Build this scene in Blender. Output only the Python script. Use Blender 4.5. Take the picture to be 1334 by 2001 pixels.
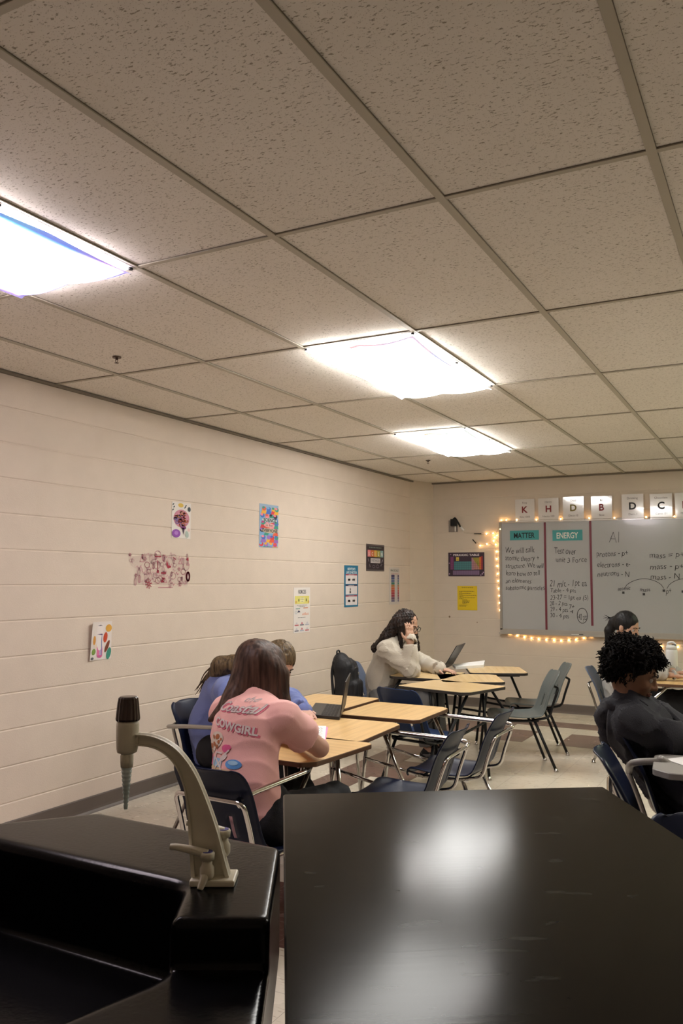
import bpy, math, random
import numpy as np
from mathutils import Vector, Matrix
from mathutils.bvhtree import BVHTree

# ------------------------------------------------------------------ scene clearing
for o in list(bpy.data.objects):
    bpy.data.objects.remove(o, do_unlink=True)
sc = bpy.context.scene
COL = sc.collection
PI = math.pi

# ------------------------------------------------------------------ camera
FPX, YAW, PITCH, ROLL, CAMZ = 1630.26, -.4885, .0823, .0031, 1.43
def _cam_axes():
    cy, sy, cp, sp = math.cos(YAW), math.sin(YAW), math.cos(PITCH), math.sin(PITCH)
    f = Vector((sy*cp, cy*cp, sp)); r = Vector((cy, -sy, 0)); u = r.cross(f)
    r2 = r*math.cos(ROLL)+u*math.sin(ROLL); u2 = -r*math.sin(ROLL)+u*math.cos(ROLL)
    return r2, u2, f
CR, CU, CF = _cam_axes()
CC = Vector((0, 0, CAMZ))
cam = bpy.data.cameras.new('camera'); camo = bpy.data.objects.new('camera', cam); COL.objects.link(camo)
cam.sensor_fit = 'HORIZONTAL'; cam.sensor_width = 36.0; cam.lens = FPX*36.0/1334.0
cam.clip_start = .05; cam.clip_end = 60
m = Matrix((CR, CU, -CF)).transposed().to_4x4(); m.translation = CC
camo.matrix_world = m
sc.camera = camo
# points measured on the photograph, turned into places in the room
def ray(px, py): return CF + CR*((px-667)/FPX) - CU*((py-1000.5)/FPX)
def atz(px, py, z): d = ray(px, py); return CC + d*((z-CAMZ)/d.z)
def aty(px, py, y): d = ray(px, py); return CC + d*(y/d.y)
def atx(px, py, x): d = ray(px, py); return CC + d*(x/d.x)
def atd(px, py, D): return CC + ray(px, py)*D

# ------------------------------------------------------------------ exposure, world, lights
EXPOSURE = 0.93
LIGHT = 1.0                      # overall strength of the fluorescent fixtures
sc.view_settings.view_transform = 'Standard'
sc.view_settings.look = 'None'
sc.view_settings.gamma = 1.0
sc.view_settings.exposure = EXPOSURE
sc.view_settings.use_curve_mapping = False
w = bpy.data.worlds.new('world'); sc.world = w; w.use_nodes = True
w.node_tree.nodes['Background'].inputs[0].default_value = (.9, .8, .7, 1)
w.node_tree.nodes['Background'].inputs[1].default_value = .02

CEIL = 2.60; WX = -3.84; WY = 9.3; RX = 4.2; FY = -2.6

# ------------------------------------------------------------------ materials
MATS = {}
def nodes(name):
    m = bpy.data.materials.new(name); m.use_nodes = True
    nt = m.node_tree; b = nt.nodes['Principled BSDF']
    return m, nt, b
def mat(name, col, rough=.5, metal=0, spec=.5, coat=0, bump=0, bscale=60, var=0, vscale=8, emis=None, estr=0, trans=0, alpha=1, sheen=0):
    if name in MATS: return MATS[name]
    m, nt, b = nodes(name)
    b.inputs['Base Color'].default_value = (*col, 1); b.inputs['Roughness'].default_value = rough
    b.inputs['Metallic'].default_value = metal; b.inputs['Specular IOR Level'].default_value = spec
    b.inputs['Coat Weight'].default_value = coat
    b.inputs['Transmission Weight'].default_value = trans; b.inputs['Alpha'].default_value = alpha
    b.inputs['Sheen Weight'].default_value = sheen
    if emis: b.inputs['Emission Color'].default_value = (*emis, 1); b.inputs['Emission Strength'].default_value = estr
    tc = nt.nodes.new('ShaderNodeTexCoord')
    if var:
        n = nt.nodes.new('ShaderNodeTexNoise'); n.inputs['Scale'].default_value = vscale; n.inputs['Detail'].default_value = 5
        nt.links.new(tc.outputs['Object'], n.inputs['Vector'])
        mx = nt.nodes.new('ShaderNodeMix'); mx.data_type = 'RGBA'
        mx.inputs[6].default_value = (*[c*(1-var) for c in col], 1); mx.inputs[7].default_value = (*[min(1, c*(1+var)) for c in col], 1)
        nt.links.new(n.outputs['Fac'], mx.inputs[0]); nt.links.new(mx.outputs[2], b.inputs['Base Color'])
    if bump:
        n = nt.nodes.new('ShaderNodeTexNoise'); n.inputs['Scale'].default_value = bscale; n.inputs['Detail'].default_value = 4
        nt.links.new(tc.outputs['Object'], n.inputs['Vector'])
        bp = nt.nodes.new('ShaderNodeBump'); bp.inputs['Strength'].default_value = bump; bp.inputs['Distance'].default_value = .01
        nt.links.new(n.outputs['Fac'], bp.inputs['Height']); nt.links.new(bp.outputs[0], b.inputs['Normal'])
    MATS[name] = m
    return m
def flat(r, g, b, rough=.6):      # printed inks and papers
    return mat('ink_%d_%d_%d' % (r, g, b), tuple((c/255)**2.2 for c in (r, g, b)), rough)

def mapping(nt, scale, rot=(0, 0, 0), out='Object'):
    tc = nt.nodes.new('ShaderNodeTexCoord'); mp = nt.nodes.new('ShaderNodeMapping')
    mp.inputs['Scale'].default_value = scale; mp.inputs['Rotation'].default_value = rot
    nt.links.new(tc.outputs[out], mp.inputs[0]); return mp.outputs[0]
def ramp(nt, fac, stops):
    r = nt.nodes.new('ShaderNodeValToRGB')
    e = r.color_ramp.elements
    while len(e) < len(stops): e.new(.5)
    for k, (p, c) in enumerate(stops): e[k].position = p; e[k].color = (*c, 1)
    nt.links.new(fac, r.inputs[0]); return r.outputs[0]
def mixc(nt, fac, a, b, mode='MIX'):
    mx = nt.nodes.new('ShaderNodeMix'); mx.data_type = 'RGBA'; mx.blend_type = mode
    for i, v in ((0, fac), (6, a), (7, b)):
        if isinstance(v, (int, float)): mx.inputs[i].default_value = v
        elif isinstance(v, tuple): mx.inputs[i].default_value = (*v, 1)
        else: nt.links.new(v, mx.inputs[i])
    return mx.outputs[2]

def mat_tile():
    m, nt, b = nodes('ceiling_tile')
    v = mapping(nt, (70, 165, 70), (0, 0, .2))
    n = nt.nodes.new('ShaderNodeTexNoise'); n.inputs['Scale'].default_value = 1.0; n.inputs['Detail'].default_value = 3; n.inputs['Roughness'].default_value = .62
    nt.links.new(v, n.inputs[0])
    f = ramp(nt, n.outputs['Fac'], [(.35, (.0, .0, .0)), (.40, (1, 1, 1))])
    v2 = mapping(nt, (150, 150, 150))
    vo = nt.nodes.new('ShaderNodeTexVoronoi'); nt.links.new(v2, vo.inputs[0]); vo.inputs['Scale'].default_value = 1
    f2 = ramp(nt, vo.outputs['Distance'], [(.12, (0, 0, 0)), (.22, (1, 1, 1))])
    v3 = mapping(nt, (3, 3, 3)); n3 = nt.nodes.new('ShaderNodeTexNoise'); nt.links.new(v3, n3.inputs[0]); n3.inputs['Scale'].default_value = 1
    base = mixc(nt, n3.outputs['Fac'], (.85, .80, .735), (.90, .85, .785))
    c = mixc(nt, f2, (.60, .54, .46), base)
    c = mixc(nt, f, (.40, .35, .28), c)
    nt.links.new(c, b.inputs['Base Color'])
    b.inputs['Roughness'].default_value = .95; b.inputs['Specular IOR Level'].default_value = .1
    bp = nt.nodes.new('ShaderNodeBump'); bp.inputs['Strength'].default_value = .5; bp.inputs['Distance'].default_value = .004
    nt.links.new(f, bp.inputs['Height']); nt.links.new(bp.outputs[0], b.inputs['Normal'])
    return m
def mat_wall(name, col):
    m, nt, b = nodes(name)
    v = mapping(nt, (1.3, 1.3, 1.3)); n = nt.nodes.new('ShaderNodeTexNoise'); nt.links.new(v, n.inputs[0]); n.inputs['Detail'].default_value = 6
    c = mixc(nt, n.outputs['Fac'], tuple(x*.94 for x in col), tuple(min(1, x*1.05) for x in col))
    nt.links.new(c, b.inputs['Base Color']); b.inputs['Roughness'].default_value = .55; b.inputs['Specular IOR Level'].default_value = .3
    v = mapping(nt, (1, 1, 1)); n = nt.nodes.new('ShaderNodeTexNoise'); nt.links.new(v, n.inputs[0]); n.inputs['Scale'].default_value = 160; n.inputs['Detail'].default_value = 3
    bp = nt.nodes.new('ShaderNodeBump'); bp.inputs['Strength'].default_value = .25; bp.inputs['Distance'].default_value = .003
    nt.links.new(n.outputs['Fac'], bp.inputs['Height']); nt.links.new(bp.outputs[0], b.inputs['Normal'])
    return m
def mat_vct(name, a, c, streak):
    m, nt, b = nodes(name)
    v = mapping(nt, (18, 70, 1), (0, 0, .5)); n = nt.nodes.new('ShaderNodeTexNoise'); nt.links.new(v, n.inputs[0]); n.inputs['Scale'].default_value = 1; n.inputs['Detail'].default_value = 4
    f = ramp(nt, n.outputs['Fac'], [(.30, (0, 0, 0)), (.40, (1, 1, 1))])
    v = mapping(nt, (2.5, 2.5, 1)); n2 = nt.nodes.new('ShaderNodeTexNoise'); nt.links.new(v, n2.inputs[0]); n2.inputs['Scale'].default_value = 1; n2.inputs['Detail'].default_value = 5
    base = mixc(nt, n2.outputs['Fac'], a, c)
    nt.links.new(mixc(nt, f, streak, base), b.inputs['Base Color'])
    rr = nt.nodes.new('ShaderNodeMapRange'); rr.inputs[3].default_value = .18; rr.inputs[4].default_value = .34
    nt.links.new(n2.outputs['Fac'], rr.inputs[0]); nt.links.new(rr.outputs[0], b.inputs['Roughness'])
    return m
def mat_wood(name, a, c, rough=.32):
    m, nt, b = nodes(name)
    v = mapping(nt, (3.0, 60, 8)); n = nt.nodes.new('ShaderNodeTexNoise'); nt.links.new(v, n.inputs[0]); n.inputs['Scale'].default_value = 1.0; n.inputs['Detail'].default_value = 6; n.inputs['Distortion'].default_value = .6
    f = ramp(nt, n.outputs['Fac'], [(.3, (0, 0, 0)), (.7, (1, 1, 1))])
    v = mapping(nt, (1.2, 9, 1)); wv = nt.nodes.new('ShaderNodeTexWave'); wv.inputs['Scale'].default_value = .6; wv.inputs['Distortion'].default_value = 6; wv.inputs['Detail'].default_value = 2
    wv.bands_direction = 'Y'; nt.links.new(v, wv.inputs[0])
    base = mixc(nt, f, a, c)
    c2 = mixc(nt, .16, base, mixc(nt, wv.outputs['Fac'], tuple(x*.72 for x in a), c))
    nt.links.new(c2, b.inputs['Base Color']); b.inputs['Roughness'].default_value = rough
    return m
def mat_bench():
    m, nt, b = nodes('black_epoxy_bench')
    v = mapping(nt, (6, 90, 1), (0, 0, .55)); n = nt.nodes.new('ShaderNodeTexNoise'); nt.links.new(v, n.inputs[0]); n.inputs['Scale'].default_value = 1; n.inputs['Detail'].default_value = 6
    v2 = mapping(nt, (9, 26, 1), (0, 0, .45)); n2 = nt.nodes.new('ShaderNodeTexNoise'); nt.links.new(v2, n2.inputs[0]); n2.inputs['Scale'].default_value = 1; n2.inputs['Detail'].default_value = 8; n2.inputs['Distortion'].default_value = .3
    f2 = ramp(nt, n2.outputs['Fac'], [(.64, (0, 0, 0)), (.70, (1, 1, 1))])
    base = mixc(nt, n.outputs['Fac'], (.006, .0055, .0045), (.014, .0125, .010))
    c = mixc(nt, f2, base, (.035, .036, .032))
    nt.links.new(c, b.inputs['Base Color'])
    rr = nt.nodes.new('ShaderNodeMapRange'); rr.inputs[3].default_value = .14; rr.inputs[4].default_value = .165
    nt.links.new(n.outputs['Fac'], rr.inputs[0]); nt.links.new(rr.outputs[0], b.inputs['Roughness'])
    bp = nt.nodes.new('ShaderNodeBump'); bp.inputs['Strength'].default_value = .015; bp.inputs['Distance'].default_value = .002
    nt.links.new(n.outputs['Fac'], bp.inputs['Height']); nt.links.new(bp.outputs[0], b.inputs['Normal'])
    b.inputs['Specular IOR Level'].default_value = .04
    return m
def mat_hair(name, a, c, sc_=(90, 90, 6)):
    m, nt, b = nodes(name)
    v = mapping(nt, sc_); n = nt.nodes.new('ShaderNodeTexNoise'); nt.links.new(v, n.inputs[0]); n.inputs['Scale'].default_value = 1; n.inputs['Detail'].default_value = 3
    nt.links.new(ramp(nt, n.outputs['Fac'], [(.35, a), (.68, c)]), b.inputs['Base Color'])
    b.inputs['Roughness'].default_value = .5; b.inputs['Specular IOR Level'].default_value = .25
    bp = nt.nodes.new('ShaderNodeBump'); bp.inputs['Strength'].default_value = .4; bp.inputs['Distance'].default_value = .004
    nt.links.new(n.outputs['Fac'], bp.inputs['Height']); nt.links.new(bp.outputs[0], b.inputs['Normal'])
    return m
def mat_cover(name, tint, hems, gain=1.0):
    """thin printed fabric lit from behind; the hems hang in folds and are darker"""
    m, nt, b = nodes(name)
    tc = nt.nodes.new('ShaderNodeTexCoord'); at = nt.nodes.new('ShaderNodeAttribute'); at.attribute_name = 'hem'
    sp = nt.nodes.new('ShaderNodeSeparateXYZ'); nt.links.new(tc.outputs['Object'], sp.inputs[0])
    n = nt.nodes.new('ShaderNodeTexNoise'); n.inputs['Scale'].default_value = 2.2; nt.links.new(tc.outputs['Object'], n.inputs[0])
    hue = ramp(nt, n.outputs['Fac'], [(.3+.4*k/(len(hems)-1), h) for k, h in enumerate(hems)])
    edge = ramp(nt, at.outputs['Fac'], [(.25, (0, 0, 0)), (.75, (1, 1, 1))])
    col = mixc(nt, edge, tint, hue)
    em = nt.nodes.new('ShaderNodeMapRange'); em.inputs[1].default_value = .3; em.inputs[2].default_value = .8; em.inputs[3].default_value = 9.0*LIGHT*gain; em.inputs[4].default_value = .42*LIGHT
    nt.links.new(at.outputs['Fac'], em.inputs[0])
    nt.links.new(col, b.inputs['Emission Color']); nt.links.new(em.outputs[0], b.inputs['Emission Strength'])
    b.inputs['Base Color'].default_value = (.8, .8, .8, 1); b.inputs['Roughness'].default_value = .8
    return m

M = dict(
    tile=mat_tile(), grid=mat('grid_metal', (.50, .455, .37), .6), grid_dark=mat('grid_gap', (.20, .17, .13), .8),
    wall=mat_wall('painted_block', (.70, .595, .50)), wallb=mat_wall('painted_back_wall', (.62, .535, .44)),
    base=mat('vinyl_base', (.125, .10, .085), .45, var=.15), quarter=mat('base_toe', (.16, .13, .11), .4),
    vct=mat_vct('floor_beige', (.60, .54, .44), (.66, .60, .50), (.42, .35, .27)), vctb=mat_vct('floor_maroon', (.115, .055, .045), (.15, .08, .065), (.2, .13, .11)),
    chrome=mat('chrome', (.62, .60, .58), .12, 1), satin=mat('satin_tube', (.42, .40, .37), .35, .8), blackmetal=mat('black_metal', (.006, .006, .007), .4, .0, .3),
    navy=mat('navy_plastic', (.006, .010, .030), .38, spec=.2, var=.2, bump=.03, bscale=300), blue=mat('blue_plastic', (.022, .042, .11), .38, spec=.25, bump=.03, bscale=300),
    grey=mat('grey_plastic', (.115, .13, .125), .4, spec=.3, bump=.03, bscale=300), greyblue=mat('grey_blue_plastic', (.10, .125, .19), .4),
    wood=mat_wood('oak_laminate', (.60, .375, .155), (.76, .51, .235)), wood2=mat_wood('light_laminate', (.62, .43, .21), (.72, .53, .29), .25),
    edge=mat('brown_edge', (.10, .045, .02), .45), edge2=mat('dark_edge', (.025, .02, .017), .5),
    bench=mat_bench(), epoxy=mat('black_epoxy', (.005, .005, .006), .2, spec=.16, var=.3, vscale=40, bump=.03, bscale=120),
    enamel=mat('beige_enamel', (.82, .77, .62), .42, var=.12, vscale=25), dkred=mat('maroon_cap', (.035, .012, .010), .22, spec=.7),
    btn=mat('blue_button', (.06, .06, .28), .4), clear=mat('clear_plastic', (.45, .55, .52), .2, spec=.7, alpha=.75),
    skin1=mat('skin_light', (.56, .32, .24), .5, var=.08), skin2=mat('skin_olive', (.50, .29, .20), .5, var=.08), skin3=mat('skin_brown', (.20, .095, .05), .5, var=.1),
    pink=mat('pink_cotton', (.80, .43, .39), .9, bump=.15, bscale=400, sheen=.2), bluef=mat('blue_fleece', (.15, .19, .42), .95, bump=.2, bscale=300, sheen=.2),
    cream=mat('cream_fleece', (.50, .445, .365), .95, bump=.35, bscale=180, sheen=.3), black=mat('black_cotton', (.010, .010, .012), .9, bump=.2, bscale=250),
    charcoal=mat('charcoal_fleece', (.018, .018, .023), .92, bump=.3, bscale=260), greyf=mat('grey_knit', (.16, .155, .15), .9),
    denim=mat('washed_denim', (.16, .21, .30), .9, var=.5, vscale=60), pack=mat('black_nylon', (.006, .006, .008), .65, bump=.25, bscale=90),
    hair1=mat_hair('brown_hair', (.028, .014, .009), (.10, .055, .038), (60, 60, 5)), hair2=mat_hair('ash_brown_hair', (.04, .025, .013), (.17, .115, .06)),
    hair3=mat_hair('dark_curly_hair', (.008, .005, .004), (.035, .02, .016), (40, 40, 30)), hair4=mat_hair('black_hair', (.004, .004, .005), (.016, .014, .014)),
    afro=mat('coiled_hair', (.007, .0055, .005), .8, spec=.15, bump=.5, bscale=120),
    white=mat('white_paint', (.75, .75, .74), .35), greytop=mat('grey_laminate', (.30, .285, .26), .45), paper=mat('paper', (.80, .78, .76), .8), pinkpaper=mat('pink_paper', (.85, .28, .48), .8), orange=mat('orange_paper', (.9, .3, .05), .7),
    board=mat('whiteboard', (.405, .405, .40), .16, spec=.6, coat=.3), alu=mat('board_frame', (.36, .33, .29), .4, .5), tray=mat('board_tray', (.42, .38, .33), .45, .2),
    laptop=mat('laptop_plastic', (.018, .018, .020), .4), key=mat('laptop_key', (.008, .008, .009), .5), screen=mat('laptop_screen', (.04, .04, .042), .2, spec=.6),
    marker=mat('marker_ink', (.03, .028, .03), .6), maroon=mat('maroon_tape', (.16, .02, .035), .5), teal=mat('teal_card', (.05, .30, .30), .6),
    sleeve=mat('plastic_sleeve', (.70, .66, .63), .12, spec=.7, coat=.6), greyplate=mat('steel_plate', (.26, .23, .21), .4, .5),
    bulb=mat('warm_bulb', (1, .7, .3), .4, emis=(1, .55, .2), estr=30), wire=mat('thin_wire', (.30, .26, .18), .5),
    eyew=mat('eye_white', (.42, .38, .35), .35), iris=mat('iris_dark', (.02, .012, .008), .15), brow=mat('brow_hair', (.02, .012, .008), .8), lip=mat('lip', (.42, .13, .11), .45),
    glass=mat('lens_glass', (.9, .9, .9), .05, trans=0, alpha=.25), fixture=mat('fixture_frame', (.45, .42, .38), .5),
    lens=mat('lens_panel', (.9, .9, .9), .6, emis=(1, .97, .92), estr=5.0*LIGHT), brass=mat('sprinkler_metal', (.12, .08, .06), .4, .7),
    lightgrey=mat('grey_wall_box', (.30, .27, .25), .5))

# ------------------------------------------------------------------ mesh helpers
class MB:
    def __init__(s): s.v = []; s.f = []; s.m = []; s.sm = []
    def add(s, vs, fs, mi=0, smooth=False):
        o = len(s.v); s.v += [tuple(v) for v in vs]
        for f in fs: s.f.append(tuple(i+o for i in f)); s.m.append(mi); s.sm.append(smooth)
        return s
    def box(s, lo, hi, mi=0, R=None, c=None):
        x0, y0, z0 = lo; x1, y1, z1 = hi
        vs = [Vector(p) for p in ((x0, y0, z0), (x1, y0, z0), (x1, y1, z0), (x0, y1, z0), (x0, y0, z1), (x1, y0, z1), (x1, y1, z1), (x0, y1, z1))]
        if R is not None: vs = [R @ v for v in vs]
        if c is not None: vs = [v+Vector(c) for v in vs]
        return s.add(vs, [(0, 3, 2, 1), (4, 5, 6, 7), (0, 1, 5, 4), (1, 2, 6, 5), (2, 3, 7, 6), (3, 0, 4, 7)], mi)
    def prism(s, poly, lo, hi, mi=0, mtop=None, bevel=0):
        """poly in xy, extruded along z, with an optional softened top and bottom edge"""
        n = len(poly); c = Vector((sum(p[0] for p in poly)/n, sum(p[1] for p in poly)/n))
        def inset(b): 
            out = []
            for i in range(n):
                a, p, q = Vector(poly[i-1][:2]), Vector(poly[i][:2]), Vector(poly[(i+1) % n][:2])
                d1 = (p-a).normalized(); d2 = (q-p).normalized()
                n1 = Vector((-d1.y, d1.x)); n2 = Vector((-d2.y, d2.x)); nn = (n1+n2)
                nn = nn/max(nn.length_squared, 1e-6)*2
                out.append(p+nn*b)
            return out
        rings = [(0, lo)] if not bevel else [(bevel, lo), (0, lo+bevel)]
        rings += [(0, hi)] if not bevel else [(0, hi-bevel), (bevel, hi)]
        vs = []
        for b, z in rings:
            vs += [(p[0], p[1], z) for p in (inset(b) if b else [Vector(q[:2]) for q in poly])]
        k = len(rings)
        s.add(vs, [(r*n+i, r*n+(i+1) % n, (r+1)*n+(i+1) % n, (r+1)*n+i) for r in range(k-1) for i in range(n)], mi)
        o = len(s.v)-k*n
        s.f.append(tuple(o+i for i in range(n-1, -1, -1))); s.m.append(mi); s.sm.append(False)
        s.f.append(tuple(o+(k-1)*n+i for i in range(n))); s.m.append(mi if mtop is None else mtop); s.sm.append(False)
        return s
    def tube(s, pts, r, seg=10, mi=0, closed=False, smooth_path=True, sub=6):
        P = [Vector(p) for p in pts]
        if smooth_path and len(P) > 2: P = spline(P, sub, closed)
        n = len(P); rs = r if isinstance(r, (list, tuple)) else None
        T = []
        for i in range(n):
            if closed: T.append((P[(i+1) % n]-P[i-1]).normalized())
            else: T.append((P[min(i+1, n-1)]-P[max(i-1, 0)]).normalized())
        u = T[0].orthogonal().normalized(); vs = []
        for i in range(n):
            u = (u-T[i]*u.dot(T[i])).normalized(); w_ = T[i].cross(u)
            rr = r if rs is None else rs[0]+(rs[1]-rs[0])*i/(n-1)
            for k in range(seg):
                a = 2*PI*k/seg; vs.append(P[i]+(u*math.cos(a)+w_*math.sin(a))*rr)
        fs = [(i*seg+k, i*seg+(k+1) % seg, ((i+1) % n)*seg+(k+1) % seg, ((i+1) % n)*seg+k) for i in range(n if closed else n-1) for k in range(seg)]
        s.add(vs, fs, mi, True)
        if not closed:
            o = len(s.v)-n*seg
            s.f.append(tuple(o+k for k in range(seg-1, -1, -1))); s.m.append(mi); s.sm.append(False)
            s.f.append(tuple(o+(n-1)*seg+k for k in range(seg))); s.m.append(mi); s.sm.append(False)
        return s
    def lathe(s, c, prof, axis=(0, 0, 1), seg=20, mi=0, flute=0):
        """prof: (distance along axis, radius)"""
        ax = Vector(axis).normalized(); u = ax.orthogonal().normalized(); w_ = ax.cross(u); c = Vector(c); vs = []
        for h, r in prof:
            for k in range(seg):
                a = 2*PI*k/seg; rr = r*(1-flute*(k % 2)); vs.append(c+ax*h+(u*math.cos(a)+w_*math.sin(a))*rr)
        n = len(prof)
        s.add(vs, [(i*seg+k, i*seg+(k+1) % seg, (i+1)*seg+(k+1) % seg, (i+1)*seg+k) for i in range(n-1) for k in range(seg)], mi, not flute)
        o = len(s.v)-n*seg
        s.f.append(tuple(o+k for k in range(seg-1, -1, -1))); s.m.append(mi); s.sm.append(False)
        s.f.append(tuple(o+(n-1)*seg+k for k in range(seg))); s.m.append(mi); s.sm.append(False)
        return s
    def obj(s, name, mats, parent=None, loc=(0, 0, 0), world=False):
        """world=True: vertices are in world coordinates, the object's origin goes to loc"""
        vs = s.v
        if world: L = Vector(loc); vs = [tuple(Vector(v)-L) for v in vs]
        me = bpy.data.meshes.new(name); me.from_pydata(vs, [], s.f)
        if not isinstance(mats, (list, tuple)): mats = [mats]
        for q in mats: me.materials.append(q)
        me.polygons.foreach_set('material_index', s.m); me.polygons.foreach_set('use_smooth', s.sm)
        me.update(); me.validate()
        o = bpy.data.objects.new(name, me); COL.objects.link(o)
        if parent is not None:
            o.parent = parent
            if not world: o.location = loc
        else: o.location = loc
        return o
def spline(P, sub, closed=False):
    out = []; n = len(P)
    rng = range(n if closed else n-1)
    for i in rng:
        if closed: a, b, c, d = P[i-1], P[i], P[(i+1) % n], P[(i+2) % n]
        else: a, b, c, d = P[max(i-1, 0)], P[i], P[i+1], P[min(i+2, n-1)]
        for k in range(sub):
            t = k/sub
            out.append(.5*((2*b)+(c-a)*t+(2*a-5*b+4*c-d)*t*t+(3*b-a-3*c+d)*t**3))
    if not closed: out.append(P[-1])
    return out
def corner(pts, r=.03, k=4):
    """round the corners of a polyline"""
    P = [Vector(p) for p in pts]; out = [P[0]]
    for i in range(1, len(P)-1):
        a, b, c = P[i-1], P[i], P[i+1]; d1 = (a-b); d2 = (c-b); q = min(r, d1.length*.45, d2.length*.45)
        p0 = b+d1.normalized()*q; p1 = b+d2.normalized()*q
        for j in range(k+1):
            t = j/k; out.append(p0*(1-t)**2+b*2*t*(1-t)+p1*t*t)
    out.append(P[-1]); return out
def rrect(x0, x1, y0, y1, r=.02, k=4):
    out = []
    for cx, cy, a0 in ((x1-r, y1-r, 0), (x0+r, y1-r, 90), (x0+r, y0+r, 180), (x1-r, y0+r, 270)):
        for j in range(k+1):
            a = math.radians(a0+90*j/k); out.append((cx+r*math.cos(a), cy+r*math.sin(a)))
    return out
def rpoly(pts, r=.02, k=4):
    n = len(pts); out = []
    for i in range(n):
        a, b, c = Vector(pts[i-1]), Vector(pts[i]), Vector(pts[(i+1) % n])
        p0 = b+(a-b).normalized()*r; p1 = b+(c-b).normalized()*r
        for j in range(k+1):
            t = j/k; q = p0*(1-t)**2+b*2*t*(1-t)+p1*t*t; out.append((q.x, q.y))
    return out
def empty(name, loc=(0, 0, 0), rz=0):
    o = bpy.data.objects.new(name, None); o.empty_display_size = .1; COL.objects.link(o); o.location = loc; o.rotation_euler = (0, 0, rz); return o
def tag(o, label, cat, group=None):
    o['label'] = label; o['category'] = cat
    if group: o['group'] = group
    return o
def struct(o): o['kind'] = 'structure'; return o
def dup(root):
    def rec(o, p):
        c = o.copy(); COL.objects.link(c); c.parent = p
        for ch in [q for q in CH.get(o.name, [])]: rec(ch, c)
        return c
    CH = {}
    for o in bpy.data.objects:
        if o.parent: CH.setdefault(o.parent.name, []).append(o)
    return rec(root, None)

# text as flat mesh in a plane
_TC = {}
def text2d(body, bold=0.0, shear=0.0, space=1.0):
    key = (body, bold, shear, space)
    if key in _TC: return _TC[key]
    cu = bpy.data.curves.new('txt', 'FONT'); cu.body = body; cu.size = 1; cu.align_x = 'LEFT'; cu.offset = bold; cu.shear = shear; cu.space_character = space; cu.resolution_u = 3
    o = bpy.data.objects.new('txt', cu); COL.objects.link(o)
    dg = bpy.context.evaluated_depsgraph_get(); me = o.evaluated_get(dg).to_mesh()
    vs = [(v.co.x, v.co.y) for v in me.vertices]; fs = [tuple(p.vertices) for p in me.polygons]
    o.evaluated_get(dg).to_mesh_clear(); bpy.data.objects.remove(o, do_unlink=True); bpy.data.curves.remove(cu)
    _TC[key] = (vs, fs); return vs, fs
class Plane:
    """a flat sheet: origin at its lower left corner, axes r (right) and u (up), n towards the viewer"""
    def __init__(s, o, r, u): s.o = Vector(o); s.r = Vector(r).normalized(); s.u = Vector(u).normalized(); s.n = s.r.cross(s.u)
    def p(s, x, y, d=0): return s.o+s.r*x+s.u*y+s.n*d
    def poly(s, mb, pts, d=.001, mi=0): mb.add([s.p(x, y, d) for x, y in pts], [tuple(range(len(pts)))], mi)
    def rect(s, mb, x0, y0, x1, y1, d=.001, mi=0): s.poly(mb, [(x0, y0), (x1, y0), (x1, y1), (x0, y1)], d, mi)
    def disc(s, mb, x, y, rx, ry=None, d=.001, mi=0, k=16, rot=0):
        ry = ry or rx; s.poly(mb, [(x+rx*math.cos(2*PI*i/k)*math.cos(rot)-ry*math.sin(2*PI*i/k)*math.sin(rot), y+rx*math.cos(2*PI*i/k)*math.sin(rot)+ry*math.sin(2*PI*i/k)*math.cos(rot)) for i in range(k)], d, mi)
    def line(s, mb, pts, wd, d=.001, mi=0):
        for a, b in zip(pts[:-1], pts[1:]):
            a = Vector(a); b = Vector(b); t = (b-a)
            if t.length < 1e-6: continue
            t.normalize(); q = Vector((-t.y, t.x))*wd/2; e = t*wd*.3
            s.poly(mb, [a-q-e, b-q+e, b+q+e, a+q-e], d, mi)
    def ring(s, mb, x, y, rx, ry, wd, d=.001, mi=0, a0=0, a1=360, k=18):
        s.line(mb, [(x+rx*math.cos(math.radians(a0+(a1-a0)*i/k)), y+ry*math.sin(math.radians(a0+(a1-a0)*i/k))) for i in range(k+1)], wd, d, mi)
    def text(s, mb, body, x, y, h=None, width=None, d=.0015, mi=0, bold=0.0, shear=0.0, hand=0, center=False, space=1.0, slope=0, maxh=None):
        vs, fs = text2d(body, bold, shear, space)
        if not vs: return
        x0 = min(v[0] for v in vs); x1 = max(v[0] for v in vs)
        sx = (width/(x1-x0)) if width else h/.72
        sy = h/.72 if h else sx
        if center: x = x-(x1-x0)*sx/2
        rnd = random.Random(body)
        ph = rnd.random()*6
        out = []
        for vx, vy in vs:
            X = (vx-x0)*sx; Y = vy*sy
            if hand: Y += hand*math.sin(X/h*1.1+ph)*h*.10+hand*h*.05*math.sin(X/h*3.7+ph*2); X += hand*h*.05*math.sin(Y/h*5+ph+X/h*2)
            out.append(s.p(x+X, y+Y+slope*X, d))
        mb.add(out, fs, mi)

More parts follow.
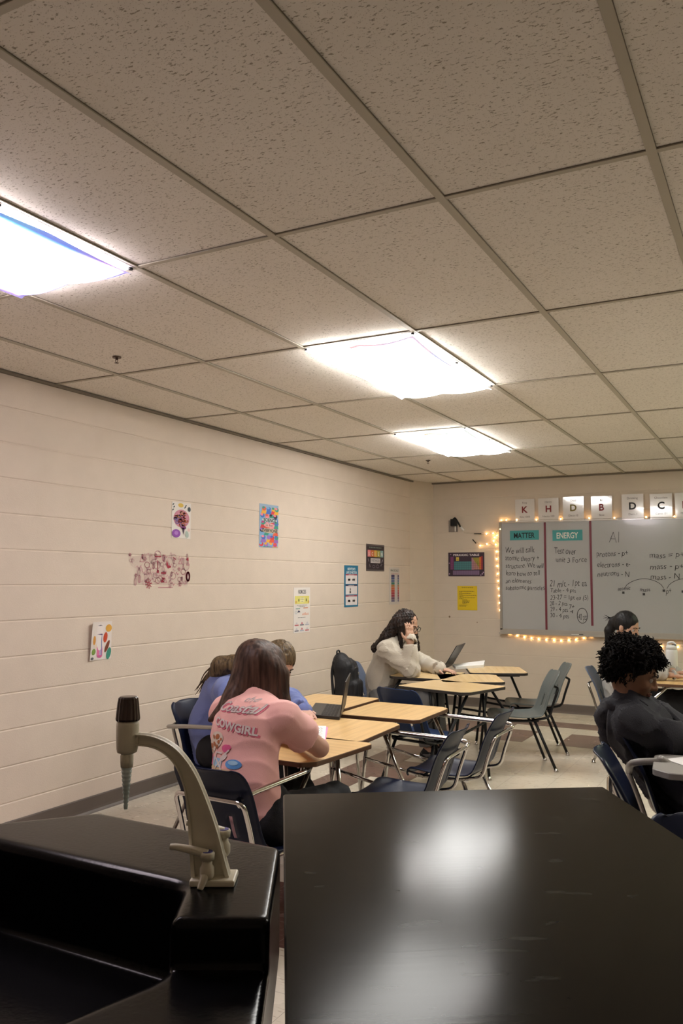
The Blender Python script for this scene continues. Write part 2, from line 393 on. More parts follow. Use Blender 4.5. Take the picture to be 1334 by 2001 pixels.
# ------------------------------------------------------------------ signed distance modelling for bodies, cloth, soft things
class SDF:
    def __init__(s): s.ops = []
    def cap(s, a, b, ra, rb=None, side=None, sq=1.0, k=.02):
        s.ops.append(('c', np.array(a, float), np.array(b, float), ra, ra if rb is None else rb, None if side is None else np.array(Vector(side).normalized()), sq, k)); return s
    def ell(s, c, ax, r, k=.02, sub=False):
        s.ops.append(('e', np.array(c, float), np.array([np.array(Vector(a).normalized()) for a in ax]), np.array(r, float), sub, k)); return s
    def box(s, c, ax, h, rnd=.02, k=.01, sub=False):
        s.ops.append(('b', np.array(c, float), np.array([np.array(Vector(a).normalized()) for a in ax]), np.array(h, float), rnd, sub, k)); return s
    def cut(s, p, n, R, k=.004):
        s.ops.append(('x', np.array(p, float), np.array(Vector(n).normalized()), R, k)); return s
    def prism(s, pts, z0, z1, rnd=.01, k=.01, sub=False):
        n = len(pts)
        if sum(pts[i][0]*pts[(i+1) % n][1]-pts[(i+1) % n][0]*pts[i][1] for i in range(n)) < 0: pts = pts[::-1]
        s.ops.append(('p', np.array(pts, float), z0, z1, rnd, sub, k)); return s
    def bounds(s, op):
        t = op[0]
        if t == 'c': r = max(op[3], op[4])*max(1, op[6]); return np.minimum(op[1], op[2])-r, np.maximum(op[1], op[2])+r
        if t == 'e': r = op[3].max(); return op[1]-r, op[1]+r
        if t == 'b': r = np.linalg.norm(op[3]); return op[1]-r, op[1]+r
        if t == 'x': return op[1]-op[3], op[1]+op[3]
        if t == 'p': lo = np.array([*op[1].min(0), op[2]]); hi = np.array([*op[1].max(0), op[3]]); return lo, hi
    def mesh(s, res, noise=None):
        B = [s.bounds(o) for o in s.ops if o[0] != 'x' and not (o[0] in 'eb' and o[-2]) and not (o[0] == 'p' and o[-2])]
        lo = np.min([b[0] for b in B], 0)-res*4; hi = np.max([b[1] for b in B], 0)+res*4
        n = np.ceil((hi-lo)/res).astype(int)+1
        F = np.full(n, .2, dtype=np.float32)
        for op in s.ops:
            k = op[-1]; pad = max(k, res)*2+res*3
            a, b = s.bounds(op)
            i0 = np.clip(np.floor((a-pad-lo)/res).astype(int), 0, n-1); i1 = np.clip(np.ceil((b+pad-lo)/res).astype(int)+1, 1, n)
            if (i1 <= i0).any(): continue
            g = [lo[q]+res*np.arange(i0[q], i1[q]) for q in range(3)]
            P = np.stack(np.meshgrid(*g, indexing='ij'), -1)
            sub = False; t = op[0]
            if t == 'c':
                A, C, ra, rb, side, sq = op[1:7]
                Q = P-A; D = C-A
                if side is not None:
                    f = 1/sq-1
                    Q = Q+side*((Q@side)[..., None]*f); D = D+side*(D@side)*f
                L = max(D@D, 1e-9); h = np.clip((Q@D)/L, 0, 1)
                d = np.linalg.norm(Q-h[..., None]*D, axis=-1)-(ra+(rb-ra)*h)
            elif t == 'e':
                Q = (P-op[1])@op[2].T; r = op[3]; sub = op[4]
                k0 = np.linalg.norm(Q/r, axis=-1); k1 = np.linalg.norm(Q/(r*r), axis=-1)+1e-9
                d = k0*(k0-1)/k1
            elif t == 'b':
                Q = np.abs((P-op[1])@op[2].T)-(op[3]-op[4]); sub = op[5]
                d = np.linalg.norm(np.maximum(Q, 0), axis=-1)+np.minimum(Q.max(-1), 0)-op[4]
            elif t == 'p':
                pts, z0, z1, rnd, sub = op[1:6]; m_ = len(pts); dd = []
                for i in range(m_):
                    e = pts[(i+1) % m_]-pts[i]; nn = np.array([e[1], -e[0]])/np.linalg.norm(e)
                    dd.append((P[..., :2]-pts[i])@nn+rnd)
                dd.append(P[..., 2]-z1+rnd); dd.append(z0-P[..., 2]+rnd)
                dd = np.stack(dd, -1)
                d = np.linalg.norm(np.sort(np.maximum(dd, 0), -1)[..., -3:], axis=-1)+np.minimum(dd.max(-1), 0)-rnd
            S = tuple(slice(i0[q], i1[q]) for q in range(3)); f = F[S]
            if t == 'x':
                d = (P-op[1])@op[2]; inr = np.linalg.norm(P-op[1], axis=-1) < op[3]
                F[S] = np.where(inr, np.maximum(f, d), f)
            elif sub:
                d = -d; h = np.maximum(k-np.abs(f-d), 0)/k; F[S] = np.maximum(f, d)+h*h*k/4
            else:
                h = np.maximum(k-np.abs(f-d), 0)/k; F[S] = np.minimum(f, d)-h*h*k/4
        if noise is not None:
            msk = np.abs(F) < res*3+.02
            idx = np.argwhere(msk); F[msk] += noise(lo+idx*res).astype(np.float32)
        F[0], F[-1] = .1, .1; F[:, 0], F[:, -1] = .1, .1; F[:, :, 0], F[:, :, -1] = .1, .1
        return nets(F, lo, res)
def nets(F, lo, h):
    n = np.array(F.shape); ins = F < 0; ids = []; pos = []; quads = []
    mul = np.array([n[1]*n[2], n[2], 1])
    for a in range(3):
        sl0 = [slice(None)]*3; sl1 = [slice(None)]*3; sl0[a] = slice(0, -1); sl1[a] = slice(1, None)
        cr = ins[tuple(sl0)] != ins[tuple(sl1)]
        I = np.argwhere(cr); b, c = (a+1) % 3, (a+2) % 3
        I = I[(I[:, b] > 0) & (I[:, c] > 0) & (I[:, b] < n[b]-1) & (I[:, c] < n[c]-1)]
        e = np.zeros(3, int); e[a] = 1
        A = F[tuple(I.T)]; Bv = F[tuple((I+e).T)]; t = A/(A-Bv)
        P = I+t[:, None]*e
        cells = []
        for db, dc in ((0, 0), (-1, 0), (-1, -1), (0, -1)):
            J = I.copy(); J[:, b] += db; J[:, c] += dc; cells.append(J@mul); ids.append(J@mul); pos.append(P)
        q = np.stack(cells, 1); fl = ~(A < 0)
        q[fl] = q[fl][:, ::-1]; quads.append(q)
    ids = np.concatenate(ids); pos = np.concatenate(pos); Q = np.concatenate(quads)
    u, inv = np.unique(ids, return_inverse=True); cnt = np.bincount(inv)
    V = np.stack([np.bincount(inv, pos[:, q])/cnt for q in range(3)], 1)*h+lo
    Qi = np.searchsorted(u, Q)
    return V, Qi
def npobj(name, V, Q, material, parent=None, origin=(0, 0, 0), relax=1):
    if relax:
        for _ in range(relax):
            acc = np.zeros_like(V); cnt = np.zeros(len(V))
            for a, b in ((0, 1), (1, 2), (2, 3), (3, 0)):
                for x, y in ((a, b), (b, a)):
                    np.add.at(acc, Q[:, x], V[Q[:, y]]); np.add.at(cnt, Q[:, x], 1)
            V = V*.45+acc/np.maximum(cnt, 1)[:, None]*.55
    V = V-np.array(origin)
    me = bpy.data.meshes.new(name); me.vertices.add(len(V)); me.vertices.foreach_set('co', V.astype(np.float32).ravel())
    me.loops.add(len(Q)*4); me.loops.foreach_set('vertex_index', Q.astype(np.int32).ravel())
    me.polygons.add(len(Q)); me.polygons.foreach_set('loop_start', np.arange(0, len(Q)*4, 4, dtype=np.int32))
    me.update(calc_edges=True); me.validate()
    me.polygons.foreach_set('use_smooth', np.ones(len(me.polygons), bool)); me.materials.append(material); me.update()
    o = bpy.data.objects.new(name, me); COL.objects.link(o)
    if parent is not None: o.parent = parent
    else: o.location = origin
    return o
def folds(amp, wl, seed, stretch=(1, 1, 1)):
    rng = np.random.RandomState(seed); ks = rng.normal(size=(5, 3)); ks /= np.linalg.norm(ks, axis=1)[:, None]; ph = rng.rand(5)*6.28
    st = np.array(stretch)
    def f(P):
        P = P*st; w1 = np.sin(P@ks[0]*2*PI/(wl*2.3)+ph[0]); w2 = np.sin(P@ks[1]*2*PI/(wl*3.1)+ph[1])
        a = np.sin(P@ks[2]*2*PI/wl+ph[2]+2.2*w1); b = np.sin(P@ks[3]*2*PI/(wl*.7)+ph[3]+2.0*w2)
        return amp*(-(1-np.abs(a))**2*1.2+.4+.35*b)
    return f
def strands(amp, wl, seed, center):
    rng = np.random.RandomState(seed); c = np.array(center)
    def f(P):
        D = P-c; th = np.arctan2(D[:, 1], D[:, 0]); z = D[:, 2]
        r = np.maximum(np.hypot(D[:, 0], D[:, 1]), .05)
        s = th*r.mean()
        return amp*(np.sin(s*2*PI/wl+3*np.sin(z*9)+rng.rand())+.6*np.sin(s*2*PI/(wl*.43)+2*np.sin(z*14+1)))
    return f

# ================================================================== THE ROOM
random.seed(4)
# floor: one foot vinyl tiles, a maroon border line and patches
def floor():
    mb = MB(); T = .305; x0 = -3.965
    nx = int((RX-x0)/T)+1; ny = int((WY-FY)/T)+2; y0 = 8.68+2*T-ny*T
    for i in range(nx):
        for j in range(ny):
            a, b = x0+i*T, y0+j*T; cx, cy = a+T/2, b+T/2
            if a > RX or b > WY+.1: continue
            xi = int(math.floor((cx+3.05)/T)); yi = int(math.floor((cy-7.46)/T+.5))
            dark = False
            if 0 <= xi < 1 and cy < 8.7 and (j % 7) not in (5,): dark = True
            if 8.37 < cy < 8.68 and cx > -2.75: dark = True
            if 7.60 < cy < 7.95 and (-2.5 < cx < -2.15 or -1.95 < cx < .2): dark = True
            if 1 <= xi < 2 and (j % 7) in (1, 2): dark = True
            if 3.0 < cy < 3.35 and cx > -2.4 and cx < .4: dark = True
            g = .0007
            mb.add([(a+g, b+g, 0), (a+T-g, b+g, 0), (a+T-g, b+T-g, 0), (a+g, b+T-g, 0)], [(0, 1, 2, 3)], 1 if dark else 0)
    mb.box((x0, FY-.1, -.12), (RX+.1, WY+.1, -.0008), 2)
    struct(mb.obj('floor', [M['vct'], M['vctb'], mat('seam', (.16, .13, .10), .8)]))
floor()

# ceiling: fissured lay-in panels in a metal grid, left open where fixtures hang
GX0 = -2.112; TW = .61; TL = 1.22; GY0 = 2.327
lights = [(-1, -1, 'a'), (0, 1, 'b'), (-1, 3, 'c'), (4, 1, 'd'), (5, 4, 'f')]   # column, row of the cell holding each fixture
LC = {(c, r) for c, r, _ in lights}
def ceiling():
    mb = MB()
    for c in range(-3, 11):
        for r in range(-5, 6):
            if (c, r) in LC: continue
            xa, xb = max(WX, GX0+c*TW), min(RX, GX0+(c+1)*TW); ya, yb = max(FY, GY0+r*TL), min(WY, GY0+(r+1)*TL)
            if xb-xa < .01 or yb-ya < .01: continue
            mb.box((xa, ya, CEIL+.004), (xb, yb, CEIL+.02))
    mb.box((WX-.1, FY-.1, CEIL+.12), (RX+.1, WY+.1, CEIL+.2))
    struct(mb.obj('ceiling', M['tile']))
    g = MB()
    for c in range(-2, 11):
        x = GX0+c*TW
        if x < RX: g.box((x-.013, FY, CEIL-.003), (x+.013, WY, CEIL+.006)); g.box((x-.0142, FY, CEIL+.0008), (x+.0142, WY, CEIL+.0035), 1)
    for r in range(-4, 6):
        y = GY0+r*TL
        g.box((WX, y-.010, CEIL-.002), (RX, y+.010, CEIL+.006)); g.box((WX, y-.0118, CEIL+.001), (RX, y+.0118, CEIL+.0035), 1)
    struct(g.obj('trim_1', [M['grid'], M['grid_dark']]))
    e = MB()
    e.box((WX, FY, CEIL-.016), (WX+.022, WY, CEIL-.001)); e.box((WX, WY-.022, CEIL-.016), (RX, WY, CEIL-.001))
    struct(e.obj('trim_2', M['grid_dark']))
ceiling()

# painted block walls with real raked bed joints
def block_wall(name, p0, p1, nrm, material, course=.2, depth=.0035, thick=.15, zmax=CEIL+.15, verts=True):
    mb = MB(); p0 = Vector((*p0, 0)); p1 = Vector((*p1, 0)); n = Vector((*nrm, 0)); L = (p1-p0).length; t = (p1-p0)/L
    prof = [(0, 0)]; z = course
    while z < zmax-.02:
        prof += [(z-.006, 0), (z-.002, -depth), (z+.002, -depth), (z+.006, 0)]; z += course
    prof.append((zmax, 0))
    vs = [p0+n*d+Vector((0, 0, z)) for z, d in prof]+[p1+n*d+Vector((0, 0, z)) for z, d in prof]
    k = len(prof); fl = t.cross(Vector((0, 0, 1))).dot(n) > 0
    fs = [(i, i+k, i+k+1, i+1) if fl else (i, i+1, i+k+1, i+k) for i in range(k-1)]
    mb.add(vs, fs, 0)
    q = [p0-n*.02, p1-n*.02, p1-n*thick, p0-n*thick]
    mb.add([v for v in q]+[v+Vector((0, 0, zmax)) for v in q], [(0, 1, 5, 4), (1, 2, 6, 5), (2, 3, 7, 6), (3, 0, 4, 7), (4, 5, 6, 7), (0, 3, 2, 1)], 0)
    return struct(mb.obj(name, material))
block_wall('wall_left', (WX, FY-.1), (WX, 8.92), (1, 0), M['wall'])
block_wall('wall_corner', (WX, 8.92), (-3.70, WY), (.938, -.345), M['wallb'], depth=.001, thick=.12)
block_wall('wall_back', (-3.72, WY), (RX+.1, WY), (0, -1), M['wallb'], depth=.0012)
block_wall('wall_right', (RX, FY-.1), (RX, WY+.1), (-1, 0), M['wall'])
block_wall('wall_front', (WX-.1, FY), (RX+.1, FY), (0, 1), M['wall'])
def baseboards():
    for name, pts in (('baseboard_left', [(WX, FY), (WX, 8.92)]), ('baseboard_corner', [(WX, 8.92), (-3.70, WY)]), ('baseboard_back', [(-3.70, WY), (RX, WY)])):
        a, b = [Vector((*p, 0)) for p in pts]; t = (b-a).normalized(); n = Vector((0, 0, 1)).cross(t)*-1
        prof = [(0, 0), (.022, 0), (.018, .006), (.008, .016), (.006, .03), (.006, .094), (.003, .10), (0, .10)]
        mb = MB(); vs = [a+n*d+Vector((0, 0, z)) for d, z in prof]+[b+n*d+Vector((0, 0, z)) for d, z in prof]; k = len(prof)
        mb.add(vs, [(i, (i+1) % k, (i+1) % k+k, i+k) for i in range(k)]+[tuple(range(k)), tuple(range(2*k-1, k-1, -1))])
        struct(mb.obj(name, M['base']))
baseboards()

# ------------------------------------------------------------------ ceiling fixtures with fabric covers
COV = dict(a=('pinkish', (1.0, .86, .93), [(.10, .75, .62), (.02, .18, .85), (.45, .2, .85), (1, .35, .6)]),
           b=('warm', (1.0, .985, .94), [(1, .35, .35), (.9, .6, .75), (.4, .5, .9), (.35, .8, .95)]),
           c=('cool', (1.0, .985, .95), [(.9, .12, .12), (.4, .75, .45), (.7, .5, .9), (.35, .45, .8)]),
           d=('off1', (1.0, .96, .9), [(1, .4, .4), (.4, .6, 1)]), e=('off2', (1.0, .96, .9), [(1, .4, .4), (.4, .6, 1)]), f=('off3', (.86, 1.0, .7), [(.5, .9, .4), (.4, .8, .5)]))
LAB = dict(a='glowing fluorescent ceiling light at left with blue and purple edged fabric cover', b='large glowing ceiling light in the middle with sagging white fabric cover',
           c='smallest glowing ceiling light, nearest the whiteboard wall, sagging fabric cover', d='ceiling light over the right side of the classroom', e='ceiling light behind and right of the black bench', f='ceiling light with greenish cover near the whiteboard wall')
for c, r, key in lights:
    x0, x1, y0, y1 = GX0+c*TW, GX0+(c+1)*TW, GY0+r*TL, GY0+(r+1)*TL
    root = empty('ceiling_light', ((x0+x1)/2, (y0+y1)/2, CEIL)); tag(root, LAB[key], 'light', 'fluorescent ceiling lights')
    hx, hy = TW/2, TL/2
    fr = MB(); i = .03
    for lo, hi in (((-hx, -hy, -.004), (hx, -hy+i, .008)), ((-hx, hy-i, -.004), (hx, hy, .008)), ((-hx, -hy+i, -.004), (-hx+i, hy-i, .008)), ((hx-i, -hy+i, -.004), (hx, hy-i, .008))):
        fr.box(lo, hi)
    fr.box((-hx+.002, -hy+.002, .06), (hx-.002, hy-.002, .075)); fr.obj('frame', M['fixture'], root)
    ln = MB(); ln.box((-hx+i, -hy+i, .0), (hx-i, hy-i, .004)); ln.obj('lens', M['lens'], root)
    nm, tint, hems = COV[key]
    mb = MB(); nx_, ny_ = 26, 44; vs = []; hem = []
    for a in range(nx_+1):
        for b in range(ny_+1):
            u, v = a/nx_, b/ny_
            ins = .012+.018*math.sin(v*PI)*(1 if key != 'a' else .3)          # long edges pull inwards between the magnets
            ins2 = .010+.015*math.sin(u*PI)
            X = -hx+ins+(2*hx-2*ins)*u; Y = -hy+ins2+(2*hy-2*ins2)*v
            d = min(u*2*hx, (1-u)*2*hx, v*2*hy, (1-v)*2*hy)
            sag = .052*(math.sin(PI*u)**.55)*(math.sin(PI*v)**.5)
            sag *= 1+.25*math.sin(2*PI*(v*1.5+.2))*(1 if key == 'b' else .6)
            sag += .016*math.sin(PI*v)**.3*abs(math.sin(2*PI*v+.3))*(1-abs(2*u-1))**.2
            edge_sag = .010+.014*abs(math.sin(PI*u*2))*(v > .97 or v < .03)+.012*abs(math.sin(PI*v*1.5))*(u < .03 or u > .97)
            vs.append((X, Y, -.006-sag-edge_sag)); hem.append((1-min(1, d/(.05 if key == 'a' else .045)))*(1 if (key == 'a' and (u > .5 or v > .8)) or (key in 'bc' and (u > .8 and v < .5 or v < .1 and u > .4)) else .45))
    mb.add(vs, [(a*(ny_+1)+b, a*(ny_+1)+b+1, (a+1)*(ny_+1)+b+1, (a+1)*(ny_+1)+b) for a in range(nx_) for b in range(ny_)], 0, True)
    o = mb.obj('fabric_cover', mat_cover('cover_'+nm, tint, hems, .72 if key == 'a' else 1.04), root)
    at = o.data.attributes.new('hem', 'FLOAT', 'POINT'); at.data.foreach_set('value', hem)
    for sx in (-1, 1):
        for sy in (-1, 0, 1): MB().lathe((sx*(hx-.014), sy*(hy-.014), -.012), [(0, .008), (.009, .008)], seg=10).obj('magnet', M['blackmetal'], root)

# sprinkler heads
for px, py, lab in ((228, 702, 'small dark sprinkler head on the ceiling above the left wall posters'), (836, 902, 'tiny sprinkler head on the ceiling in the far corner beyond the lights')):
    p = atz(px, py, CEIL-.01); r = empty('sprinkler_head', (p.x, p.y, CEIL)); r.scale = (.62,)*3; tag(r, lab, 'sprinkler')
    MB().lathe((0, 0, -.006), [(0, .036), (.008, .038)], seg=20).obj('escutcheon', M['brass'], r)
    b = MB(); b.lathe((0, 0, -.022), [(0, .010), (.018, .012)]); b.tube([(-.011, 0, -.012), (-.013, 0, -.03), (0, 0, -.045)], .0025, 6); b.tube([(.011, 0, -.012), (.013, 0, -.03), (0, 0, -.045)], .0025, 6)
    b.obj('body', M['brass'], r)
    MB().lathe((0, 0, -.05), [(0, .018), (.003, .018)], seg=16).obj('deflector', M['brass'], r)

# ================================================================== BLACK LAB BENCH
def dirv(yawdeg): a = math.radians(yawdeg); return Vector((math.sin(a), math.cos(a), 0))
def bench():
    c0 = atz(553, 1552, .91); c1 = atz(1178, 1537, .91)
    wd = (c1-c0).length; ex = (c1-c0).normalized(); ey = Vector((-ex.y, ex.x, 0))
    Lb = 1.52
    org = Vector((c0.x, c0.y, 0))+ex*wd/2-ey*Lb/2
    r = empty('lab_table', org, math.atan2(ex.y, ex.x)); tag(r, 'black laboratory table with scuffed top filling the right foreground', 'table')
    l0 = dirv(-32.1); l1 = dirv(-31.6); loc = lambda p: ((p-org).dot(ex), (p-org).dot(ey))
    g0, g1 = Vector((c0.x, c0.y, 0)), Vector((c1.x, c1.y, 0))
    t = MB(); t.prism(rpoly([loc(g0-l0*Lb), loc(g1-l1*Lb), loc(g1), loc(g0)], .006, 3), .878, .91, bevel=.003); t.obj('tabletop', M['bench'], r)
    a = MB()
    for lo, hi in (((-wd/2+.06, -Lb/2+.05, .79), (wd/2-.06, -Lb/2+.07, .878)), ((-wd/2+.06, Lb/2-.07, .79), (wd/2-.06, Lb/2-.05, .878)), ((-wd/2+.06, -Lb/2+.07, .79), (-wd/2+.08, Lb/2-.07, .878)), ((wd/2-.08, -Lb/2+.07, .79), (wd/2-.06, Lb/2-.07, .878))): a.box(lo, hi)
    a.obj('apron', M['edge'], r)
    for sx in (-1, 1):
        for sy in (-1, 1):
            l = MB(); l.box((sx*(wd/2-.06)-.03, sy*(Lb/2-.06)-.03, .04), (sx*(wd/2-.06)+.03, sy*(Lb/2-.06)+.03, .88)); lo = l.obj('leg', M['edge'], r)
            MB().lathe((sx*(wd/2-.06), sy*(Lb/2-.06), 0), [(0, .028), (.01, .03), (.045, .024)]).obj('foot', M['blackmetal'], lo)
bench()

# ================================================================== BLACK SINK ISLAND
def sink():
    A, B, C, D = atz(0, 1607, .91), atz(195, 1587, .91), atz(548, 1655, .91), atz(527, 1797, .91)
    A = B+(A-B)*3.6; E = C+(D-C)*3.0
    out = [(B.x, B.y), (A.x, A.y), (-1.55, .42), (E.x-.35, .42), (E.x, E.y), (C.x, C.y)]
    out = out[::1]
    # clockwise or not: make counter clockwise
    ar = sum(out[i][0]*out[(i+1) % len(out)][1]-out[(i+1) % len(out)][0]*out[i][1] for i in range(len(out)))
    if ar < 0: out = out[::-1]
    s = SDF(); s.prism(out, .70, .91, .010)
    f1, f2 = atz(-60, 1632, .91), atz(358, 1727, .91); b1 = atz(332, 1797, .91); rr = atz(527, 1797, .91)
    ex = (rr-b1).normalized(); ey = Vector((-ex.y, ex.x, 0)); inr = (E-C).normalized()
    # right hand shelf in front of the tap block, lower than the deck
    q = [b1-ex*.004, rr+ex*.25, rr+ex*.25-ey*.7, b1-ex*.75-ey*.7]
    s.prism([(p.x, p.y) for p in q], .836, 1.2, .006, k=.012, sub=True)
    q = [Vector((-1.62, 1.2, 0)), Vector((b1.x-.0, b1.y+.0, 0)), Vector((-1.0, .55, 0)), Vector((-1.62, .55, 0))]
    q = [(-1.50, .62), (-.955, .62), (b1.x+.005, b1.y-.012), (f2.x+.002, f2.y), (f1.x, f1.y), (-1.56, 1.10)]
    s.prism(q, .745, 1.2, .022, k=.022, sub=True)
    V, Q = s.mesh(.0055)
    org = (-1.1, 1.0, 0)
    r = empty('lab_sink', org); tag(r, 'glossy black epoxy laboratory sink in the lower left foreground', 'sink')
    npobj('basin', V, Q, M['epoxy'], r, org, relax=2)
    inner = [(x*.9+org[0]*.1, y*.9+org[1]*.1) for x, y in out]
    cb = MB(); cb.prism(inner, .08, .702); cb.prism([(x*.94+org[0]*.06, y*.94+org[1]*.06) for x, y in inner], 0, .08)
    cb.obj('base_cabinet', M['edge2'], r, org, world=True)
sink()

# ------------------------------------------------------------------ laboratory water tap
def tap():
    D = 1.405
    base = atz(415, 1722, .91); D = (base-CC).dot(CF)
    root = empty('sink_faucet', (base.x, base.y, .91)); tag(root, 'beige gooseneck laboratory faucet with maroon cap on the black sink', 'faucet')
    O = root.location
    n = Vector((CF.x, CF.y, 0)).normalized()          # the flat arm stands square to this direction
    X = Vector((CR.x, CR.y, 0)).normalized(); Z = Vector((0, 0, 1))
    def q(px, py, dn=0): p = atd(px, py, D); v = p-O; return O+X*v.dot(X)+Z*v.z+n*dn
    outer = [(456, 1726), (450, 1712), (438, 1672), (425, 1625), (407, 1575), (388, 1530), (370, 1498), (345, 1468), (318, 1450), (290, 1440), (262, 1437)]
    inner = [(262, 1459), (285, 1461), (305, 1467), (325, 1480), (342, 1500), (352, 1522), (360, 1548), (366, 1590), (370, 1640), (374, 1690), (377, 1726)]
    def resamp(P, k):
        P = spline([Vector((*p, 0)) for p in P], 8); L = [0]
        for a, b in zip(P[:-1], P[1:]): L.append(L[-1]+(b-a).length)
        out = []
        for i in range(k):
            t = L[-1]*i/(k-1); j = max(0, min(len(L)-2, next((jj for jj in range(len(L)-1) if L[jj+1] >= t), len(L)-2)))
            f = (t-L[j])/max(1e-6, L[j+1]-L[j]); out.append(P[j].lerp(P[j+1], f))
        return out
    K = 40; o_ = resamp(outer, K); i_ = resamp(inner[::-1], K)
    arm = MB()
    def band(wo, wi, hw):
        vs = []
        for a, b in zip(o_, i_):
            pa = a.lerp(b, wo); pb = a.lerp(b, wi)
            for p, dn in ((pa, -hw), (pb, -hw), (pb, hw), (pa, hw)): vs.append(q(p.x, p.y, dn))
        fs = [(4*i+j, 4*i+(j+1) % 4, 4*i+4+(j+1) % 4, 4*i+4+j) for i in range(K-1) for j in range(4)]+[(0, 1, 2, 3), (4*K-1, 4*K-2, 4*K-3, 4*K-4)]
        arm.add(vs, fs)
    band(.0, 1.0, .006); band(0, .10, .013); band(.90, 1.0, .013)
    arm.obj('curved_arm', M['enamel'], root, O, world=True)
    bp = MB(); b0, b1 = q(377, 1722), q(455, 1722); hw = .030
    P_ = [(b0-O).dot(X)-.002, (b1-O).dot(X)+.006]
    bpv = [O+X*x+n*y+Z*z for z in (0, .011) for x, y in ((P_[0], -hw), (P_[1], -hw), (P_[1], hw), (P_[0], hw))]
    bp.add(bpv, [(0, 3, 2, 1), (4, 5, 6, 7), (0, 1, 5, 4), (1, 2, 6, 5), (2, 3, 7, 6), (3, 0, 4, 7)])
    ob = bp.obj('base_plate', M['enamel'], root, O, world=True)
    bm = ob.modifiers.new('bevel', 'BEVEL'); bm.width = .003; bm.segments = 2
    # outlet body at the end of the arm
    s = D/FPX
    c = q(243, 1478)
    hb = MB(); hb.lathe(c, [(0, .0085), (.004, .017), (.010, .0185), (.030, .0195), (.052, .0200), (.056, .0190), (.058, .017)], seg=28)
    hb.lathe(c-Z*.022, [(0, .0105), (.012, .0115), (.020, .0115), (.026, .009)], seg=24)
    hb.obj('outlet_body', M['enamel'], root, O, world=True)
    cp = MB(); cp.lathe(c+Z*.0555, [(0, .012), (.003, .0205), (.006, .0212), (.034, .0185), (.042, .0170), (.0445, .0145)], seg=36, flute=.05)
    cp.obj('vacuum_breaker_cap', M['dkred'], root, O, world=True)
    col = MB(); col.lathe(q(262, 1450), [(-.012, .0105), (.004, .0105)], axis=X, seg=16); col.obj('collar', M['enamel'], root, O, world=True)
    nz = MB(); prof = [(0, .0095)]
    for k in range(9): h = -.004-k*.0072; rr = .0092-.0006*k; prof += [(h, rr), (h-.004, rr-.0012), (h-.0045, rr)]
    prof += [(-.074, .003)]
    nz.lathe(c-Z*.020, prof, seg=20); nz.obj('serrated_nozzle', M['clear'], root, O, world=True)
    # needle valves: the near one with its lever, the far one behind the arm
    for side, (vx, vy), (lx, ly) in ((-1, (408, 1668), (336, 1653)), (1, (432, 1640), (358, 1622))):
        dn = side*.022
        v = q(vx, vy+(0), dn)
        vb = MB(); vb.tube([q(vx-4, vy+44 if side < 0 else vy+40, side*.004), q(vx-4, vy+38 if side < 0 else vy+34, dn*1.1)], .011, 14)
        vb.lathe(v-Z*.036, [(0, .009), (.006, .0125), (.018, .0125), (.024, .009), (.034, .0085)], seg=18)
        t0 = v-Z*.026; vb.tube([t0, t0+(-X*.35-n*.9*(-side) if side > 0 else -X*.25-n*.75)*.012-Z*.006, t0+(-X*.45+n*.9*side)*.02-Z*.022], [.0095, .0050], 12)
        vo = vb.obj('valve_body', M['enamel'], root, O, world=True)
        lv = MB(); tip = q(lx, ly, dn)
        lv.lathe(v-Z*.004, [(0, .012), (.010, .013), (.013, .011)], seg=20)
        d_ = (tip-v); L = d_.length
        lv.tube([v+Z*.004, v+d_*.35+Z*.006, v+d_*.75+Z*.006, tip+Z*.004], [.0085, .0048], 10)
        lo_ = lv.obj('lever_handle', M['enamel'], root, O, world=True)
        MB().lathe(v+Z*.0085, [(0, .0098), (.0015, .0092)], seg=20).obj('blue_button', M['btn'], lo_, O, world=True)
tap()

